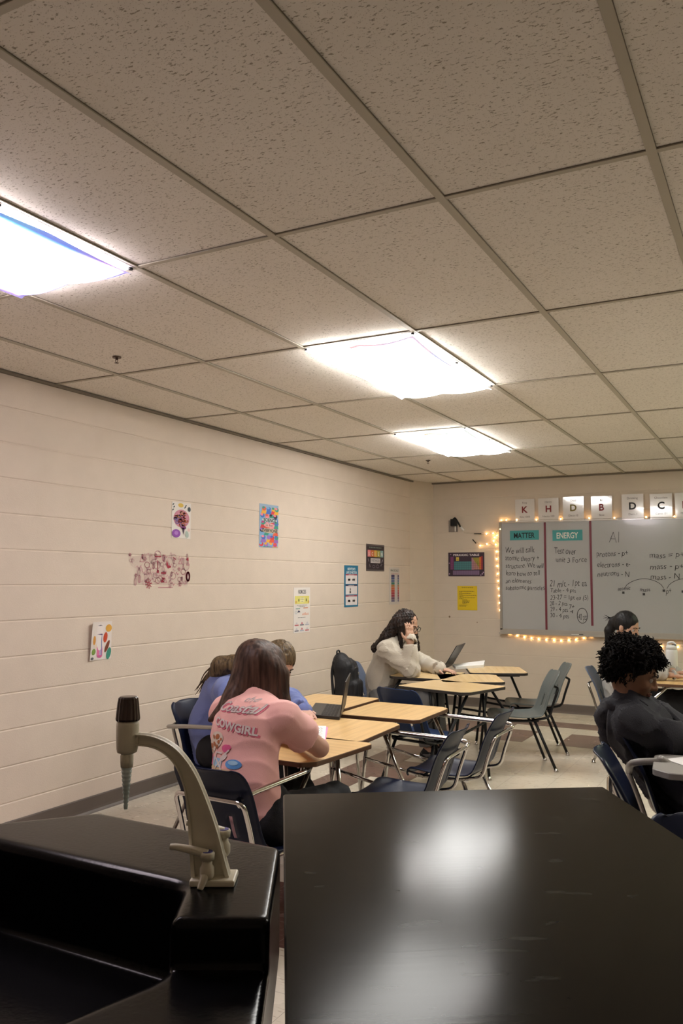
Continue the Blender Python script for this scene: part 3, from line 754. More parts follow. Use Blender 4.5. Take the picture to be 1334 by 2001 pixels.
# ================================================================== CHAIRS WITH ATTACHED DESKS
PROF = [(.205, .362), (.203, .378), (.190, .392), (.165, .398), (.10, .393), (.03, .387), (-.05, .385), (-.12, .390), (-.165, .402), (-.195, .428), (-.216, .465), (-.232, .51), (-.248, .56), (-.267, .61), (-.292, .66), (-.315, .70), (-.330, .722), (-.340, .729)]
WID = [.150, .172, .185, .192, .200, .204, .205, .202, .197, .190, .184, .180, .178, .178, .178, .172, .155, .125]
def shell_mesh(slots=True):
    P = spline([Vector((p[0], p[1], w_)) for p, w_ in zip(PROF, WID)], 3)
    n = len(P); K = 20; top = []; 
    for i, p in enumerate(P):
        t = (P[min(i+1, n-1)]-P[max(i-1, 0)]); t.z = 0; t.normalize()
        nf, nu = (-t.y, t.x) if True else 0                       # normal in the (f,u) plane
        if i < n*.5: pass
        for k in range(K+1):
            s = -1+2*k/K; e = abs(s)
            side = s*p.z
            zz = p.y; ff = p.x
            seat = max(0, 1-max(0, (i/n-.40))/.15) if i/n > .40 else 1
            dish = (.012*e**2+.010*e**6)*seat*(1 if i > 4 else .4)
            backc = .034*e**2*(1-seat)
            lip = .010*max(0, (e-.9)/.1)**2
            zz += dish-lip*seat; ff += backc-lip*(1-seat)*1.2
            top.append(Vector((side, ff, zz)))
    faces = []
    hole = set()
    if slots:
        for i in range(n-1):
            h = .5*(P[i].y+P[i+1].y)
            if i > n*.5 and .455 < h < .535:
                for k in (6, 13): hole.add((i, k)); 
    for i in range(n-1):
        for k in range(K):
            if (i, k) in hole: continue
            a = i*(K+1)+k; faces.append((a, a+1, a+K+2, a+K+1))
    me = bpy.data.meshes.new('t'); me.from_pydata(top, [], faces); me.update()
    nr = [v.normal.copy() for v in me.vertices]; N = len(top); bpy.data.meshes.remove(me)
    th = .0055
    vs = top+[v-q*th for v, q in zip(top, nr)]
    fs = list(faces)+[tuple(N+i for i in f[::-1]) for f in faces]
    cnt = {}
    for f in faces:
        for a, b in zip(f, f[1:]+f[:1]): cnt[(a, b)] = 1
    for (a, b) in list(cnt):
        if (b, a) not in cnt: fs.append((b, a, a+N, b+N))
    mb = MB(); mb.add(vs, fs, 0, True); return mb
def side_tube(mb, pts, r, **k): return mb.tube(corner(pts, k.pop('rad', .035), 5), r, seg=10, smooth_path=False, **k)

def chair_desk(name, label, cat, xy, yaw, shellm, framem, desk=None, top=None, edge=None, sc_=1.0, group=None, basket=False, arm=True, armm=None, armz=None):
    """x = sitter's right, y = forward; origin on the floor under the seat"""
    root = empty(name, (xy[0], xy[1], 0), math.radians(-yaw)); root.scale = (sc_,)*3
    tag(root, label, cat, group)
    shell_mesh().obj('seat_shell', shellm, root)
    r = .011
    bk = MB(); side_tube(bk, [(-.165, -.10, .375), (-.168, -.222, .40), (-.168, -.250, .50), (-.165, -.292, .615), (.165, -.292, .615), (.168, -.250, .50), (.168, -.222, .40), (.165, -.10, .375)], .0095); bk.obj('back_frame', framem, root)
    rv = MB()
    for sx in (-.1, .1): rv.lathe((sx, -.252, .60), [(0, .011), (.006, .011), (.008, .006)], axis=(0, .97, .2), seg=12)
    sf = MB()
    for sx in (-1, 1): side_tube(sf, [(sx*.15, .16, .372), (sx*.155, 0, .368), (sx*.155, -.14, .372)], r)
    side_tube(sf, [(-.155, .12, .368), (.155, .12, .368)], .009); side_tube(sf, [(-.155, -.12, .368), (.155, -.12, .368)], .009)
    sf.obj('seat_frame', framem, root)
    def leg(a, b, bend=None):
        l = MB(); pts = [a]+([bend] if bend else [])+[b]
        side_tube(l, pts, r, rad=.05); lo = l.obj('leg', framem, root)
        MB().lathe((b[0], b[1], 0), [(0, .017), (.008, .018), (.014, .012), (.03, .0125)], seg=14).obj('foot_glide', M['chrome'], lo)
    for sx in (-1, 1): leg((sx*.155, -.11, .37), (sx*.205, -.255, .012))
    if desk is None:
        for sx in (-1, 1): leg((sx*.155, .12, .37), (sx*.20, .21, .012))
        return root
    s0, s1, f0, f1 = desk; H = .648
    for sx in (s0+.10, s1-.10):
        leg((sx, f1-.16, H-.004), (sx, f1-.085, .012))
    # under-desk rails, stretcher to the seat, brace up to the desk
    ud = MB(); side_tube(ud, [(s0+.10, f0+.06, H-.006), (s0+.10, f1-.12, H-.006), (s1-.10, f1-.12, H-.006), (s1-.10, f0+.06, H-.006)], .010); ud.obj('desk_rail', framem, root)
    for q0, q1 in (((s1-.10, f1-.125, .42), (.16, .14, .372)), ((s0+.10, f1-.125, .42), (-.155, .14, .372))): side_tube(MB(), [q0, q1], .009).obj('stretcher', framem, root)
    xb = s1-.06
    br = MB(); side_tube(br, [(xb, f0+.10, H-.004), (min(xb, .20), .05, .372), (.15, .05, .368)], r, rad=.03); br.obj('brace', framem, root)
    if arm:
        am = MB(); ax = min(s1-.03, .262)
        az = armz or .625
        side_tube(am, [(.150, -.288, .605), (ax+.0, -.275, az-.01), (ax, -.18, az), (ax, f0+.02, az+.01), (ax-.02, f0+.08, .641)], .0115, rad=.055)
        am.obj('arm_rail', armm or framem, root)
    tp = MB()
    poly = rpoly([(s0, f0+.03), (s0+.03, f0), (s1-.05, f0), (s1, f0+.05), (s1+.012, f1-.03), (s1-.02, f1), (s0+.02, f1), (s0-.008, f1-.03)], .012, 3)
    tp.prism(poly, .650, .671, 0, 1, bevel=.0025)
    tp.obj('desktop', [edge or M['edge'], top or M['wood']], root)
    if basket:
        bs = MB()
        for k in range(7): x = -.15+.05*k; side_tube(bs, [(x, -.13, .30), (x, -.12, .20), (x, .12, .18), (x, .13, .26)], .0025, rad=.02)
        for y, z in ((-.125, .25), (0, .19), (.125, .22), (-.13, .30), (.13, .26)): side_tube(bs, [(-.15, y, z), (.15, y, z)], .003)
        for sx in (-1, 1): side_tube(bs, [(sx*.15, -.13, .30), (sx*.15, -.13, .37)], .003); side_tube(bs, [(sx*.15, .13, .26), (sx*.15, .13, .37)], .003)
        bs.obj('book_basket', M['chrome'], root)
    return root

G1 = 'student desks in the near left cluster'; G2 = 'student desks in the far left cluster'
# near cluster
chair_desk('student_desk', 'navy seated combo desk under the girl in the pink shirt', 'desk', (-1.935, 2.90), 3, M['navy'], M['chrome'], (-.34, .155, .17, .71), group=G1)
chair_desk('student_desk', 'empty navy combo desk facing left, closest to the black bench', 'desk', (-1.71, 3.84), -93, M['navy'], M['chrome'], (-.24, .34, .11, .61), group=G1)
chair_desk('student_desk', 'empty navy combo desk facing left, second from the black bench, its chrome arm farther back', 'desk', (-1.675, 4.48), -91, M['navy'], M['chrome'], (-.19, .345, .13, .63), group=G1)
chair_desk('student_desk', 'navy combo desk of the girl in the blue hoodie, next to the wall', 'desk', (-2.82, 3.98), 88, M['navy'], M['satin'], (-.25, .27, .02, .50), group=G1, armm=M['satin'])
chair_desk('student_desk', 'combo desk by the wall beyond the blue hoodie girl in the near cluster', 'desk', (-3.08, 4.70), 90, M['navy'], M['chrome'], (-.27, .28, .25, .73), group=G1)
# far cluster
chair_desk('student_desk', 'blue backed combo desk seen from behind in front of the far cluster', 'desk', (-2.20, 5.34), 14, M['blue'], M['blackmetal'], (-.40, .21, .20, .72), top=M['wood2'], edge=M['edge2'], group=G2, arm=False)
chair_desk('student_desk', 'nearer of the two grey combo desks facing left by the far cluster', 'desk', (-1.90, 6.50), -116, M['grey'], M['blackmetal'], (-.26, .28, .12, .60), top=M['wood2'], edge=M['edge2'], group=G2, arm=False)
chair_desk('student_desk', 'farther of the two grey combo desks facing left, nearest the whiteboard wall', 'desk', (-1.96, 7.16), -114, M['grey'], M['blackmetal'], (-.26, .30, .06, .54), top=M['wood2'], edge=M['edge2'], group=G2, arm=False)
chair_desk('student_desk', 'combo desk where the girl in the cream fleece works', 'desk', (-3.03, 6.44), 90, M['greyblue'], M['blackmetal'], (-.26, .28, .17, .65), top=M['wood2'], edge=M['edge2'], group=G2, arm=False)
# right hand side
G3 = 'student desks on the right side'
chair_desk('student_desk', 'navy combo desk the person in the black hoodie sits in', 'desk', (-.26, 3.67), 84, M['navy'], M['satin'], (.13, .43, -.205, .50), top=M['greytop'], edge=M['greytop'], group=G3, armm=M['greytop'], sc_=1.14, armz=.672)
chair_desk('student_desk', 'empty navy chair back leaning just left of the black hoodie, beside the bench', 'desk', (-.25, 3.17), 80, M['navy'], M['chrome'], (-.27, .20, .24, .70), sc_=1.14, group=G3, arm=False)
chair_desk('school_chair', 'navy chair back peeking over the right edge of the black bench', 'chair', (-.10, 2.52), 152, M['navy'], M['chrome'], None)
chair_desk('student_desk', 'combo desk with book basket where the far ponytailed girl sits', 'desk', (-1.15, 7.10), 88, M['greyblue'], M['chrome'], (-.38, .42, .22, .74), group=G3, basket=True, arm=False)

# ================================================================== WHITEBOARD AND BACK WALL
bx0, bz0, bz1 = -2.865, .885, 2.095; bx1 = -2.865+2.44*1.5
def board():
    r = empty('whiteboard', ((bx0+bx1)/2, WY, bz0)); O = r.location
    tag(r, 'long white dry erase board covered in handwriting on the back wall', 'whiteboard')
    P = Plane((bx0, WY-.016, bz0), (1, 0, 0), (0, 0, 1)); W_ = bx1-bx0; H_ = bz1-bz0
    mb = MB(); mb.box((bx0, WY-.014, bz0), (bx1, WY-.001, bz1)); mb.obj('writing_surface', M['board'], r, O, world=True)
    fr = MB()
    for a, b in (((bx0-.022, WY-.024, bz0-.0), (bx0+.006, WY, bz1+.012)), ((bx1-.006, WY-.024, bz0), (bx1+.022, WY, bz1+.012)), ((bx0, WY-.024, bz1-.006), (bx1, WY, bz1+.02))): fr.box(a, b)
    fr.obj('frame', M['alu'], r, O, world=True)
    tr = MB(); tr.box((bx0-.022, WY-.024, bz0-.045), (bx1+.022, WY, bz0+.012)); tr.box((bx0-.022, WY-.075, bz0-.045), (bx1+.022, WY-.024, bz0-.037)); tr.box((bx0-.022, WY-.075, bz0-.037), (bx1+.022, WY-.069, bz0-.028))
    tr.obj('marker_tray', M['tray'], r, O, world=True)
    tp = MB()
    for px in (1066, 1155):
        x = aty(px, 1100, WY).x-bx0; P.rect(tp, x-.012, .0 if px == 1066 else .07, x+.012, H_, .001)
    tp.obj('divider_tape', M['maroon'], r, O, world=True)
    ink = MB()
    def wr(txt, px, py, h, wpx, hand=1.0, shear=.08, bold=-.008, slope=0):
        a = aty(px, py, WY-.016); b = aty(px+wpx, py, WY-.016)
        P.text(ink, txt, a.x-bx0, a.z-bz0, h=h, width=b.x-a.x, d=.0012, hand=hand, shear=shear, bold=bold, slope=slope)
    wr('We will talk', 987, 1081, .070, 57); wr('atomic theory +', 987, 1096, .062, 66); wr('structure. We will', 988, 1110, .058, 74)
    wr('learn how to tell', 988, 1125, .058, 66); wr('an elements', 988, 1139, .052, 50); wr('subatomic particles', 988, 1152, .052, 76)
    wr('Test over', 1083, 1083, .072, 42); wr('unit 3 Force', 1086, 1099, .060, 60)
    wr('21 m/c - 1pt ea', 1074, 1146, .075, 72); wr('Table - 4 pts', 1075, 1157, .045, 50); wr('23-27 = 1pt ea (5)', 1075, 1171, .052, 74)
    wr('28 - 2 pts', 1074, 1183, .050, 34); wr('29 - 4 pts', 1075, 1195, .050, 34); wr('30 - 4 pts', 1075, 1207, .050, 36)
    wr('7+', 1112, 1190, .05, 10); wr('4', 1114, 1199, .04, 6); wr('40 pts', 1130, 1212, .07, 16)
    c = aty(1138, 1203, WY); P.ring(ink, c.x-bx0, c.z-bz0, .055, .082, .006)
    wr('Al', 1190, 1060, .13, 20, bold=-.03, hand=.4)
    wr('protons - p+', 1165, 1087, .062, 62); wr('electrons - e-', 1167, 1108, .060, 64); wr('neutrons - N', 1167, 1126, .060, 62)
    wr('mass = p+ + N', 1269, 1090, .062, 100); wr('mass - p+ = N', 1270, 1112, .060, 100); wr('mass - N = p+', 1271, 1132, .060, 94)
    wr('atomic', 1207, 1153, .040, 24, bold=0); wr('mass', 1250, 1155, .040, 20, bold=0); wr('p+', 1301, 1160, .06, 11)
    for px, py in ((1218, 1158), (1258, 1161), (1297, 1154), (1334, 1156)):
        c = aty(px, py, WY); P.rect(ink, c.x-bx0-.012, c.z-bz0-.012, c.x-bx0+.012, c.z-bz0+.012, .0014)
    for x0_, x1_ in ((1220, 1297), (1303, 1372)):
        pts = []
        for k in range(17):
            t = k/16; c = aty(x0_+(x1_-x0_)*t, 1150-19*math.sin(PI*t)**.6, WY); pts.append((c.x-bx0, c.z-bz0))
        P.line(ink, pts, .005, .0013)
    ink.obj('handwriting', M['marker'], r, O, world=True)
board()
def sheet(name, label, cat, P, W_, H_, base, art=None, thick=.0012, group=None, curl=0, xt=0, slant=0):
    """a thin sheet hanging on a wall; art(mb, add) draws on it"""
    c = P.p(W_/2, 0, 0); r = empty(name, c); tag(r, label, cat, group)
    mb = MB(); nx_ = 8; ny_ = 10; vs = []
    def off(x, y):
        u, v = x/W_, y/H_; return .0015+curl*(max(0, 1-u*2.2)**2*(.4+.6*v)+.3*max(0, v-.8)**2*5)
    for back in (0, 1):
        for i in range(nx_+1):
            for j in range(ny_+1):
                x, y = W_*i/nx_, H_*j/ny_; vs.append(P.p(x, y, off(x, y)-(thick if back else 0)))
    n1 = (nx_+1)*(ny_+1); f = []
    for i in range(nx_):
        for j in range(ny_):
            a = i*(ny_+1)+j; q = (a, a+ny_+1, a+ny_+2, a+1); f.append(q); f.append(tuple(n1+t for t in q[::-1]))
    ring_ = [i*(ny_+1) for i in range(nx_+1)]+[nx_*(ny_+1)+j for j in range(1, ny_+1)]+[i*(ny_+1)+ny_ for i in range(nx_-1, -1, -1)]+[j for j in range(ny_-1, 0, -1)]
    for a, b in zip(ring_, ring_[1:]+ring_[:1]): f.append((a, n1+a, n1+b, b))
    mb.add(vs, f); mb.obj('sheet', base, r, c, world=True)
    if art:
        art_mb = MB(); mats = []
        class PP(Plane):
            def p(s, x, y, d=0): return Plane.p(s, x, y, d+off(min(max(x, 0), W_), min(max(y, 0), H_)))
        Q = PP(P.o, P.r, P.u)
        def mi(m):
            if m not in mats: mats.append(m)
            return mats.index(m)
        art(art_mb, Q, mi, W_, H_)
        if art_mb.v: art_mb.obj('printing', mats, r, c, world=True)
    return r
def wall_plane_back(px0, py0, px1, py1, off=.001):
    a = aty(px0, py1, WY); b = aty(px1, py0, WY)
    return Plane((a.x, WY-off, a.z), (1, 0, 0), (0, 0, 1)), b.x-a.x, b.z-a.z
def wall_plane_left(px0, py0, px1, py1, off=.001):
    """left wall: r runs towards the back wall so that text reads left to right from inside the room"""
    cx = (px0+px1)/2
    a = atx(px0, (py0+py1)/2, WX); b = atx(px1, (py0+py1)/2, WX); t = atx(cx, py0, WX); u = atx(cx, py1, WX)
    return Plane((WX+off, a.y, u.z), (0, 1, 0), (0, 0, 1)), b.y-a.y, t.z-u.z

# header cards on the board
for txt, lab, q, fg in (('MATTER', 'teal card reading MATTER at the top left of the whiteboard', (997, 1036, 1053, 1056), flat(20, 24, 26)), ('ENERGY', 'teal card reading ENERGY in the second column of the whiteboard', (1080, 1035, 1138, 1057), flat(215, 215, 205))):
    P, W_, H_ = wall_plane_back(*q, off=.016)
    def art(mb, Q, mi, W_, H_, txt=txt, fg=fg):
        Q.text(mb, txt, W_*.14, H_*.22, h=H_*.56, width=W_*.72, mi=mi(fg), bold=.02, d=.001)
    sheet('header_card', lab, 'sign', P, W_, H_, M['teal'], art, group='board headers')
mk = empty('dry_erase_marker', aty(1127, 1230, WY-.055)); mk.location.z = bz0-.030; mk.rotation_euler = (0, 0, .04); tag(mk, 'white marker with black cap lying in the whiteboard tray', 'marker')
MB().lathe((-.06, 0, 0), [(0, .007), (.08, .007)], axis=(1, 0, 0), seg=12).obj('barrel', M['white'], mk); MB().lathe((.02, 0, 0), [(0, .0078), (.045, .0074)], axis=(1, 0, 0), seg=12).obj('cap', M['blackmetal'], mk)

# metric prefix letter cards above the board
DR, OL, BK = flat(120, 30, 35), flat(120, 105, 45), flat(40, 38, 40)
cards = [('King', 'K', 'Kilo-1000', (1008, 975, 1045, 1020), DR), ('Henry', 'H', 'Hecto-100', (1053, 973, 1092, 1019), DR), ('Died', 'D', 'Deca-10', (1101, 970, 1141, 1018), OL),
         ('By', 'B', 'Base', (1156, 969, 1196, 1017), DR), ('Drinking', 'D', 'Deci-.1', (1216, 965, 1257, 1016), BK), ('Chocolate', 'C', 'Centi-.01', (1271, 964, 1313, 1015), BK), ('Milk', 'M', 'Milli-.001', (1320, 962, 1362, 1014), DR)]
CL = ['white card with dark red K, leftmost above the whiteboard', 'white card with dark red H above the whiteboard', 'white card with olive coloured D above the whiteboard', 'white card with dark red B above the whiteboard', 'white card with black D above the whiteboard', 'white card with black C above the whiteboard', 'white card cut off by the right frame edge above the whiteboard']
for (t1, t2, t3, q, col), lab in zip(cards, CL):
    P, W_, H_ = wall_plane_back(*q, off=.026)
    def art(mb, Q, mi, W_, H_, t1=t1, t2=t2, t3=t3, col=col):
        g = mi(flat(110, 95, 95)); Q.text(mb, t1, W_/2, H_*.80, h=H_*.085, center=True, mi=g); Q.text(mb, t2, W_/2, H_*.40, h=H_*.28, center=True, mi=mi(col), bold=.03)
        Q.text(mb, t3, W_/2, H_*.17, h=H_*.085, center=True, mi=g)
        if t2 == 'B': Q.rect(mb, W_*.1, H_*.05, W_*.4, H_*.065, mi=g); Q.rect(mb, W_*.55, H_*.05, W_*.92, H_*.065, mi=g)
    sheet('letter_card', lab, 'card', P, W_, H_, M['sleeve'], art, group='letter cards above the board')

# periodic table and yellow notice
def art_pt(mb, Q, mi, W_, H_):
    Q.rect(mb, 0, 0, W_, H_, .0006, mi(flat(58, 42, 58)))
    Q.text(mb, 'PERIODIC TABLE', W_*.14, H_*.855, h=H_*.085, width=W_*.72, mi=mi(flat(215, 205, 210)), bold=.03)
    Q.rect(mb, W_*.06, H_*.28, W_*.15, H_*.82, .0012, mi(flat(120, 60, 105)))
    Q.rect(mb, W_*.16, H_*.27, W_*.65, H_*.62, .0012, mi(flat(70, 125, 130)))
    Q.rect(mb, W_*.65, H_*.27, W_*.72, H_*.78, .0012, mi(flat(175, 125, 140)))
    Q.poly(mb, [(W_*.67, H_*.78), (W_*.86, H_*.78), (W_*.86, H_*.35)], .0014, mi(flat(150, 140, 60)))
    Q.poly(mb, [(W_*.72, H_*.28), (W_*.86, H_*.28), (W_*.86, H_*.45), (W_*.70, H_*.70)], .0013, mi(flat(180, 130, 120)))
    Q.rect(mb, W_*.86, H_*.28, W_*.91, H_*.80, .0014, mi(flat(205, 110, 50))); Q.rect(mb, W_*.91, H_*.28, W_*.955, H_*.84, .0014, mi(flat(150, 45, 50)))
    Q.rect(mb, W_*.13, H_*.06, W_*.86, H_*.24, .0012, mi(flat(120, 98, 130)))
    Q.rect(mb, W_*.22, H_*.65, W_*.30, H_*.80, .0014, mi(flat(215, 185, 80))); Q.text(mb, 'Fe', W_*.235, H_*.68, h=H_*.07, mi=mi(BK), d=.002)
    g = mi(flat(58, 42, 58))
    for k in range(1, 18): x = W_*(.06+.05*k); Q.rect(mb, x, H_*.27, x+W_*.004, H_*.62, .0017, g)
    for k in range(1, 4): y = H_*(.27+.0875*k); Q.rect(mb, W_*.06, y, W_*.955, y+H_*.006, .0017, g)
    for k in range(1, 15): x = W_*(.13+.0487*k); Q.rect(mb, x, H_*.06, x+W_*.004, H_*.24, .0017, g)
    for x, y, c in ((.03, .1, 180), (.07, .92, 160), (.94, .1, 200), (.97, .16, 190), (.9, .05, 170), (.03, .55, 150)): Q.disc(mb, W_*x, H_*y, .008, mi=mi(flat(c, c-30, c)), k=6)
P, W_, H_ = wall_plane_back(876, 1079, 946, 1126); sheet('periodic_table_poster', 'dark poster titled PERIODIC TABLE with coloured blocks on the back wall', 'poster', P, W_, H_, flat(58, 42, 58), art_pt)
def art_y(mb, Q, mi, W_, H_):
    g = mi(flat(60, 55, 30)); rnd = random.Random(2)
    for k, (y, l0, l1) in enumerate(((.925, .22, .8), (.77, .1, .85), (.73, .1, .25), (.68, .1, .7), (.64, .1, .25), (.60, .1, .95), (.55, .1, .3), (.50, .1, .9), (.46, .1, .3), (.41, .25, .5), (.375, .25, .62), (.34, .25, .55), (.305, .25, .6), (.26, .25, .45), (.2, .1, .5), (.16, .1, .45))):
        x = W_*l0
        while x < W_*l1:
            wl = W_*rnd.uniform(.03, .09); Q.rect(mb, x, H_*y, min(x+wl, W_*l1), H_*(y+.017), .0012, g); x += wl+W_*.018
P, W_, H_ = wall_plane_back(894, 1145, 932, 1192); sheet('yellow_notice', 'bright yellow printed notice under the periodic table', 'notice', P, W_, H_, flat(222, 190, 30), art_y, curl=.004)

# ---- left wall posters
def art_tube(mb, Q, mi, W_, H_):
    w = mi(flat(232, 222, 218))
    Q.poly(mb, [(W_*.36, H_*.1), (W_*.30, H_*.7), (W_*.36, H_*.93), (W_*.62, H_*.93), (W_*.62, H_*.1)], .0008, w)
    Q.rect(mb, W_*.34, H_*.12, W_*.60, H_*.66, .0012, mi(flat(225, 120, 165))); Q.disc(mb, W_*.47, H_*.12, W_*.13, H_*.07, .0012, mi(flat(205, 100, 150)))
    Q.rect(mb, W_*.41, H_*.12, W_*.55, H_*.66, .0016, mi(flat(190, 160, 200))); Q.rect(mb, W_*.53, H_*.12, W_*.57, H_*.66, .0018, mi(flat(120, 125, 165)))
    Q.disc(mb, W_*.47, H_*.665, W_*.13, H_*.022, .002, mi(flat(110, 90, 120))); Q.disc(mb, W_*.47, H_*.89, W_*.10, H_*.028, .0016, mi(flat(60, 60, 65)))
    Q.rect(mb, W_*.40, H_*.70, W_*.56, H_*.86, .0014, mi(flat(215, 215, 220)))
    Q.disc(mb, W_*.86, H_*.82, W_*.14, H_*.10, .0014, mi(flat(222, 165, 70))); Q.disc(mb, W_*.72, H_*.58, W_*.09, H_*.14, .0014, mi(flat(200, 75, 45)), rot=-.2); Q.disc(mb, W_*.80, H_*.34, W_*.07, H_*.18, .0014, mi(flat(120, 60, 40)), rot=-.5)
    Q.disc(mb, W_*.88, H_*.15, W_*.10, H_*.16, .0014, mi(flat(60, 140, 120)), rot=-.3); Q.disc(mb, W_*.20, H_*.52, W_*.08, H_*.12, .0014, mi(flat(215, 150, 70)), rot=-.1)
    Q.disc(mb, W_*.18, H_*.22, W_*.11, H_*.08, .0014, mi(flat(120, 150, 70)), rot=.4); Q.disc(mb, W_*.12, H_*.05, W_*.08, H_*.035, .0014, mi(flat(90, 95, 100)))
    Q.disc(mb, W_*.28, H_*.36, W_*.06, H_*.07, .0013, mi(flat(230, 210, 190)))
P, W_, H_ = wall_plane_left(173, 1215, 217, 1289); sheet('test_tube_poster', 'small curled poster of a pink test tube with colourful leaves, lowest on the left wall', 'poster', P, W_, H_, flat(228, 218, 212), art_tube, curl=.03)
def art_brain(mb, Q, mi, W_, H_):
    cols = [flat(210, 120, 60), flat(205, 85, 110), flat(190, 110, 160), flat(150, 130, 190), flat(215, 150, 80), flat(195, 90, 80)]
    rnd = random.Random(5)
    Q.disc(mb, W_*.5, H_*.55, W_*.42, H_*.25, .0008, mi(flat(200, 130, 150)), k=24)
    for k in range(26):
        a = rnd.random()*6.28; q = rnd.random()**.5
        x, y = W_*(.5+.36*q*math.cos(a)), H_*(.56+.20*q*math.sin(a))
        c = cols[0 if x > W_*.6 else (3 if x < W_*.35 and y < H_*.55 else rnd.randrange(6))]
        Q.ring(mb, x, y, W_*.09, H_*.035, W_*.035, .0012+.0001*k, mi(c), rnd.random()*360, rnd.random()*360+300, 10)
    Q.disc(mb, W_*.60, H_*.30, W_*.14, H_*.05, .004, mi(flat(120, 50, 110))); Q.poly(mb, [(W_*.52, H_*.30), (W_*.66, H_*.28), (W_*.62, H_*.10)], .004, mi(flat(80, 60, 80)))
    Q.disc(mb, W_*.22, H_*.13, W_*.22, H_*.115, .0042, mi(flat(140, 75, 170)), k=20); Q.disc(mb, W_*.22, H_*.14, W_*.10, H_*.055, .0046, mi(flat(175, 120, 200)))
    Q.disc(mb, W_*.45, H_*.92, W_*.14, H_*.06, .0014, mi(flat(215, 180, 80)))
    for x, y in ((.06, .93), (.10, .86), (.05, .78), (.72, .92), (.68, .87)): Q.disc(mb, W_*x, H_*y, W_*.05, H_*.02, .0014, mi(flat(70, 80, 80)), rot=.6)
    Q.disc(mb, W_*.90, H_*.83, W_*.08, H_*.07, .0014, mi(flat(55, 65, 70)), rot=.3); Q.disc(mb, W_*.8, H_*.12, W_*.09, H_*.10, .0014, mi(flat(170, 185, 175)), rot=.4); Q.disc(mb, W_*.90, H_*.25, W_*.07, H_*.05, .0014, mi(flat(225, 190, 185)))
P, W_, H_ = wall_plane_left(335, 982, 372, 1052); sheet('brain_poster', 'white poster with a colourful painted brain above the red doodle decal', 'poster', P, W_, H_, flat(225, 218, 212), art_brain)
def art_sci(mb, Q, mi, W_, H_):
    rnd = random.Random(11); cols = [(70, 110, 190), (220, 90, 60), (235, 175, 60), (60, 150, 130), (190, 70, 130), (40, 35, 50), (235, 130, 150), (120, 170, 210), (210, 60, 70), (150, 110, 190)]
    n = 0
    for j in range(6):
        for i in range(4):
            x = W_*(.13+.25*i+rnd.uniform(-.04, .04)+(.08 if j % 2 else -.02)); y = H_*(.05+.165*j); c = cols[rnd.randrange(10)]; c2 = cols[rnd.randrange(10)]
            x = min(max(x, W_*.1), W_*.9)
            d = .0008+.00004*n; n += 1
            y0 = max(y-H_*.10, H_*.01)
            Q.poly(mb, [(max(0, x-W_*.16), y0), (min(W_, x+W_*.16), y0), (min(W_, x+W_*.08), min(y+H_*.0, H_*.98)), (max(0, x-W_*.08), min(y, H_*.98))], d, mi(flat(*c2)))
            yy = min(y+H_*.02, H_*.95); Q.disc(mb, x, yy, W_*.11, H_*.05, d+.00002, mi(flat(*c))); Q.disc(mb, x-W_*.03, min(yy+H_*.02, H_*.965), W_*.07, H_*.028, d+.00003, mi(flat(*cols[rnd.randrange(10)])))
    k = mi(flat(25, 22, 28))
    for q_, (x, y, rx, ry) in enumerate(((.52, .635, .40, .055), (.50, .515, .28, .05), (.54, .39, .45, .055))): Q.disc(mb, W_*x, H_*y, W_*rx, H_*ry, .0030+.0001*q_, mi(flat(*((190, 205, 205), (225, 170, 165), (205, 190, 165))[q_])), k=20)
    Q.text(mb, 'SCIENCE', W_*.20, H_*.60, h=H_*.075, width=W_*.66, mi=k, bold=.03, d=.0035); Q.text(mb, 'is for', W_*.32, H_*.49, h=H_*.055, width=W_*.40, mi=mi(flat(60, 50, 70)), d=.0035); Q.text(mb, 'EVERYONE', W_*.14, H_*.355, h=H_*.075, width=W_*.80, mi=k, bold=.03, d=.0035)
P, W_, H_ = wall_plane_left(506, 986, 543, 1070); sheet('science_poster', 'multicoloured poster of people reading SCIENCE is for EVERYONE', 'poster', P, W_, H_, flat(150, 175, 200), art_sci)
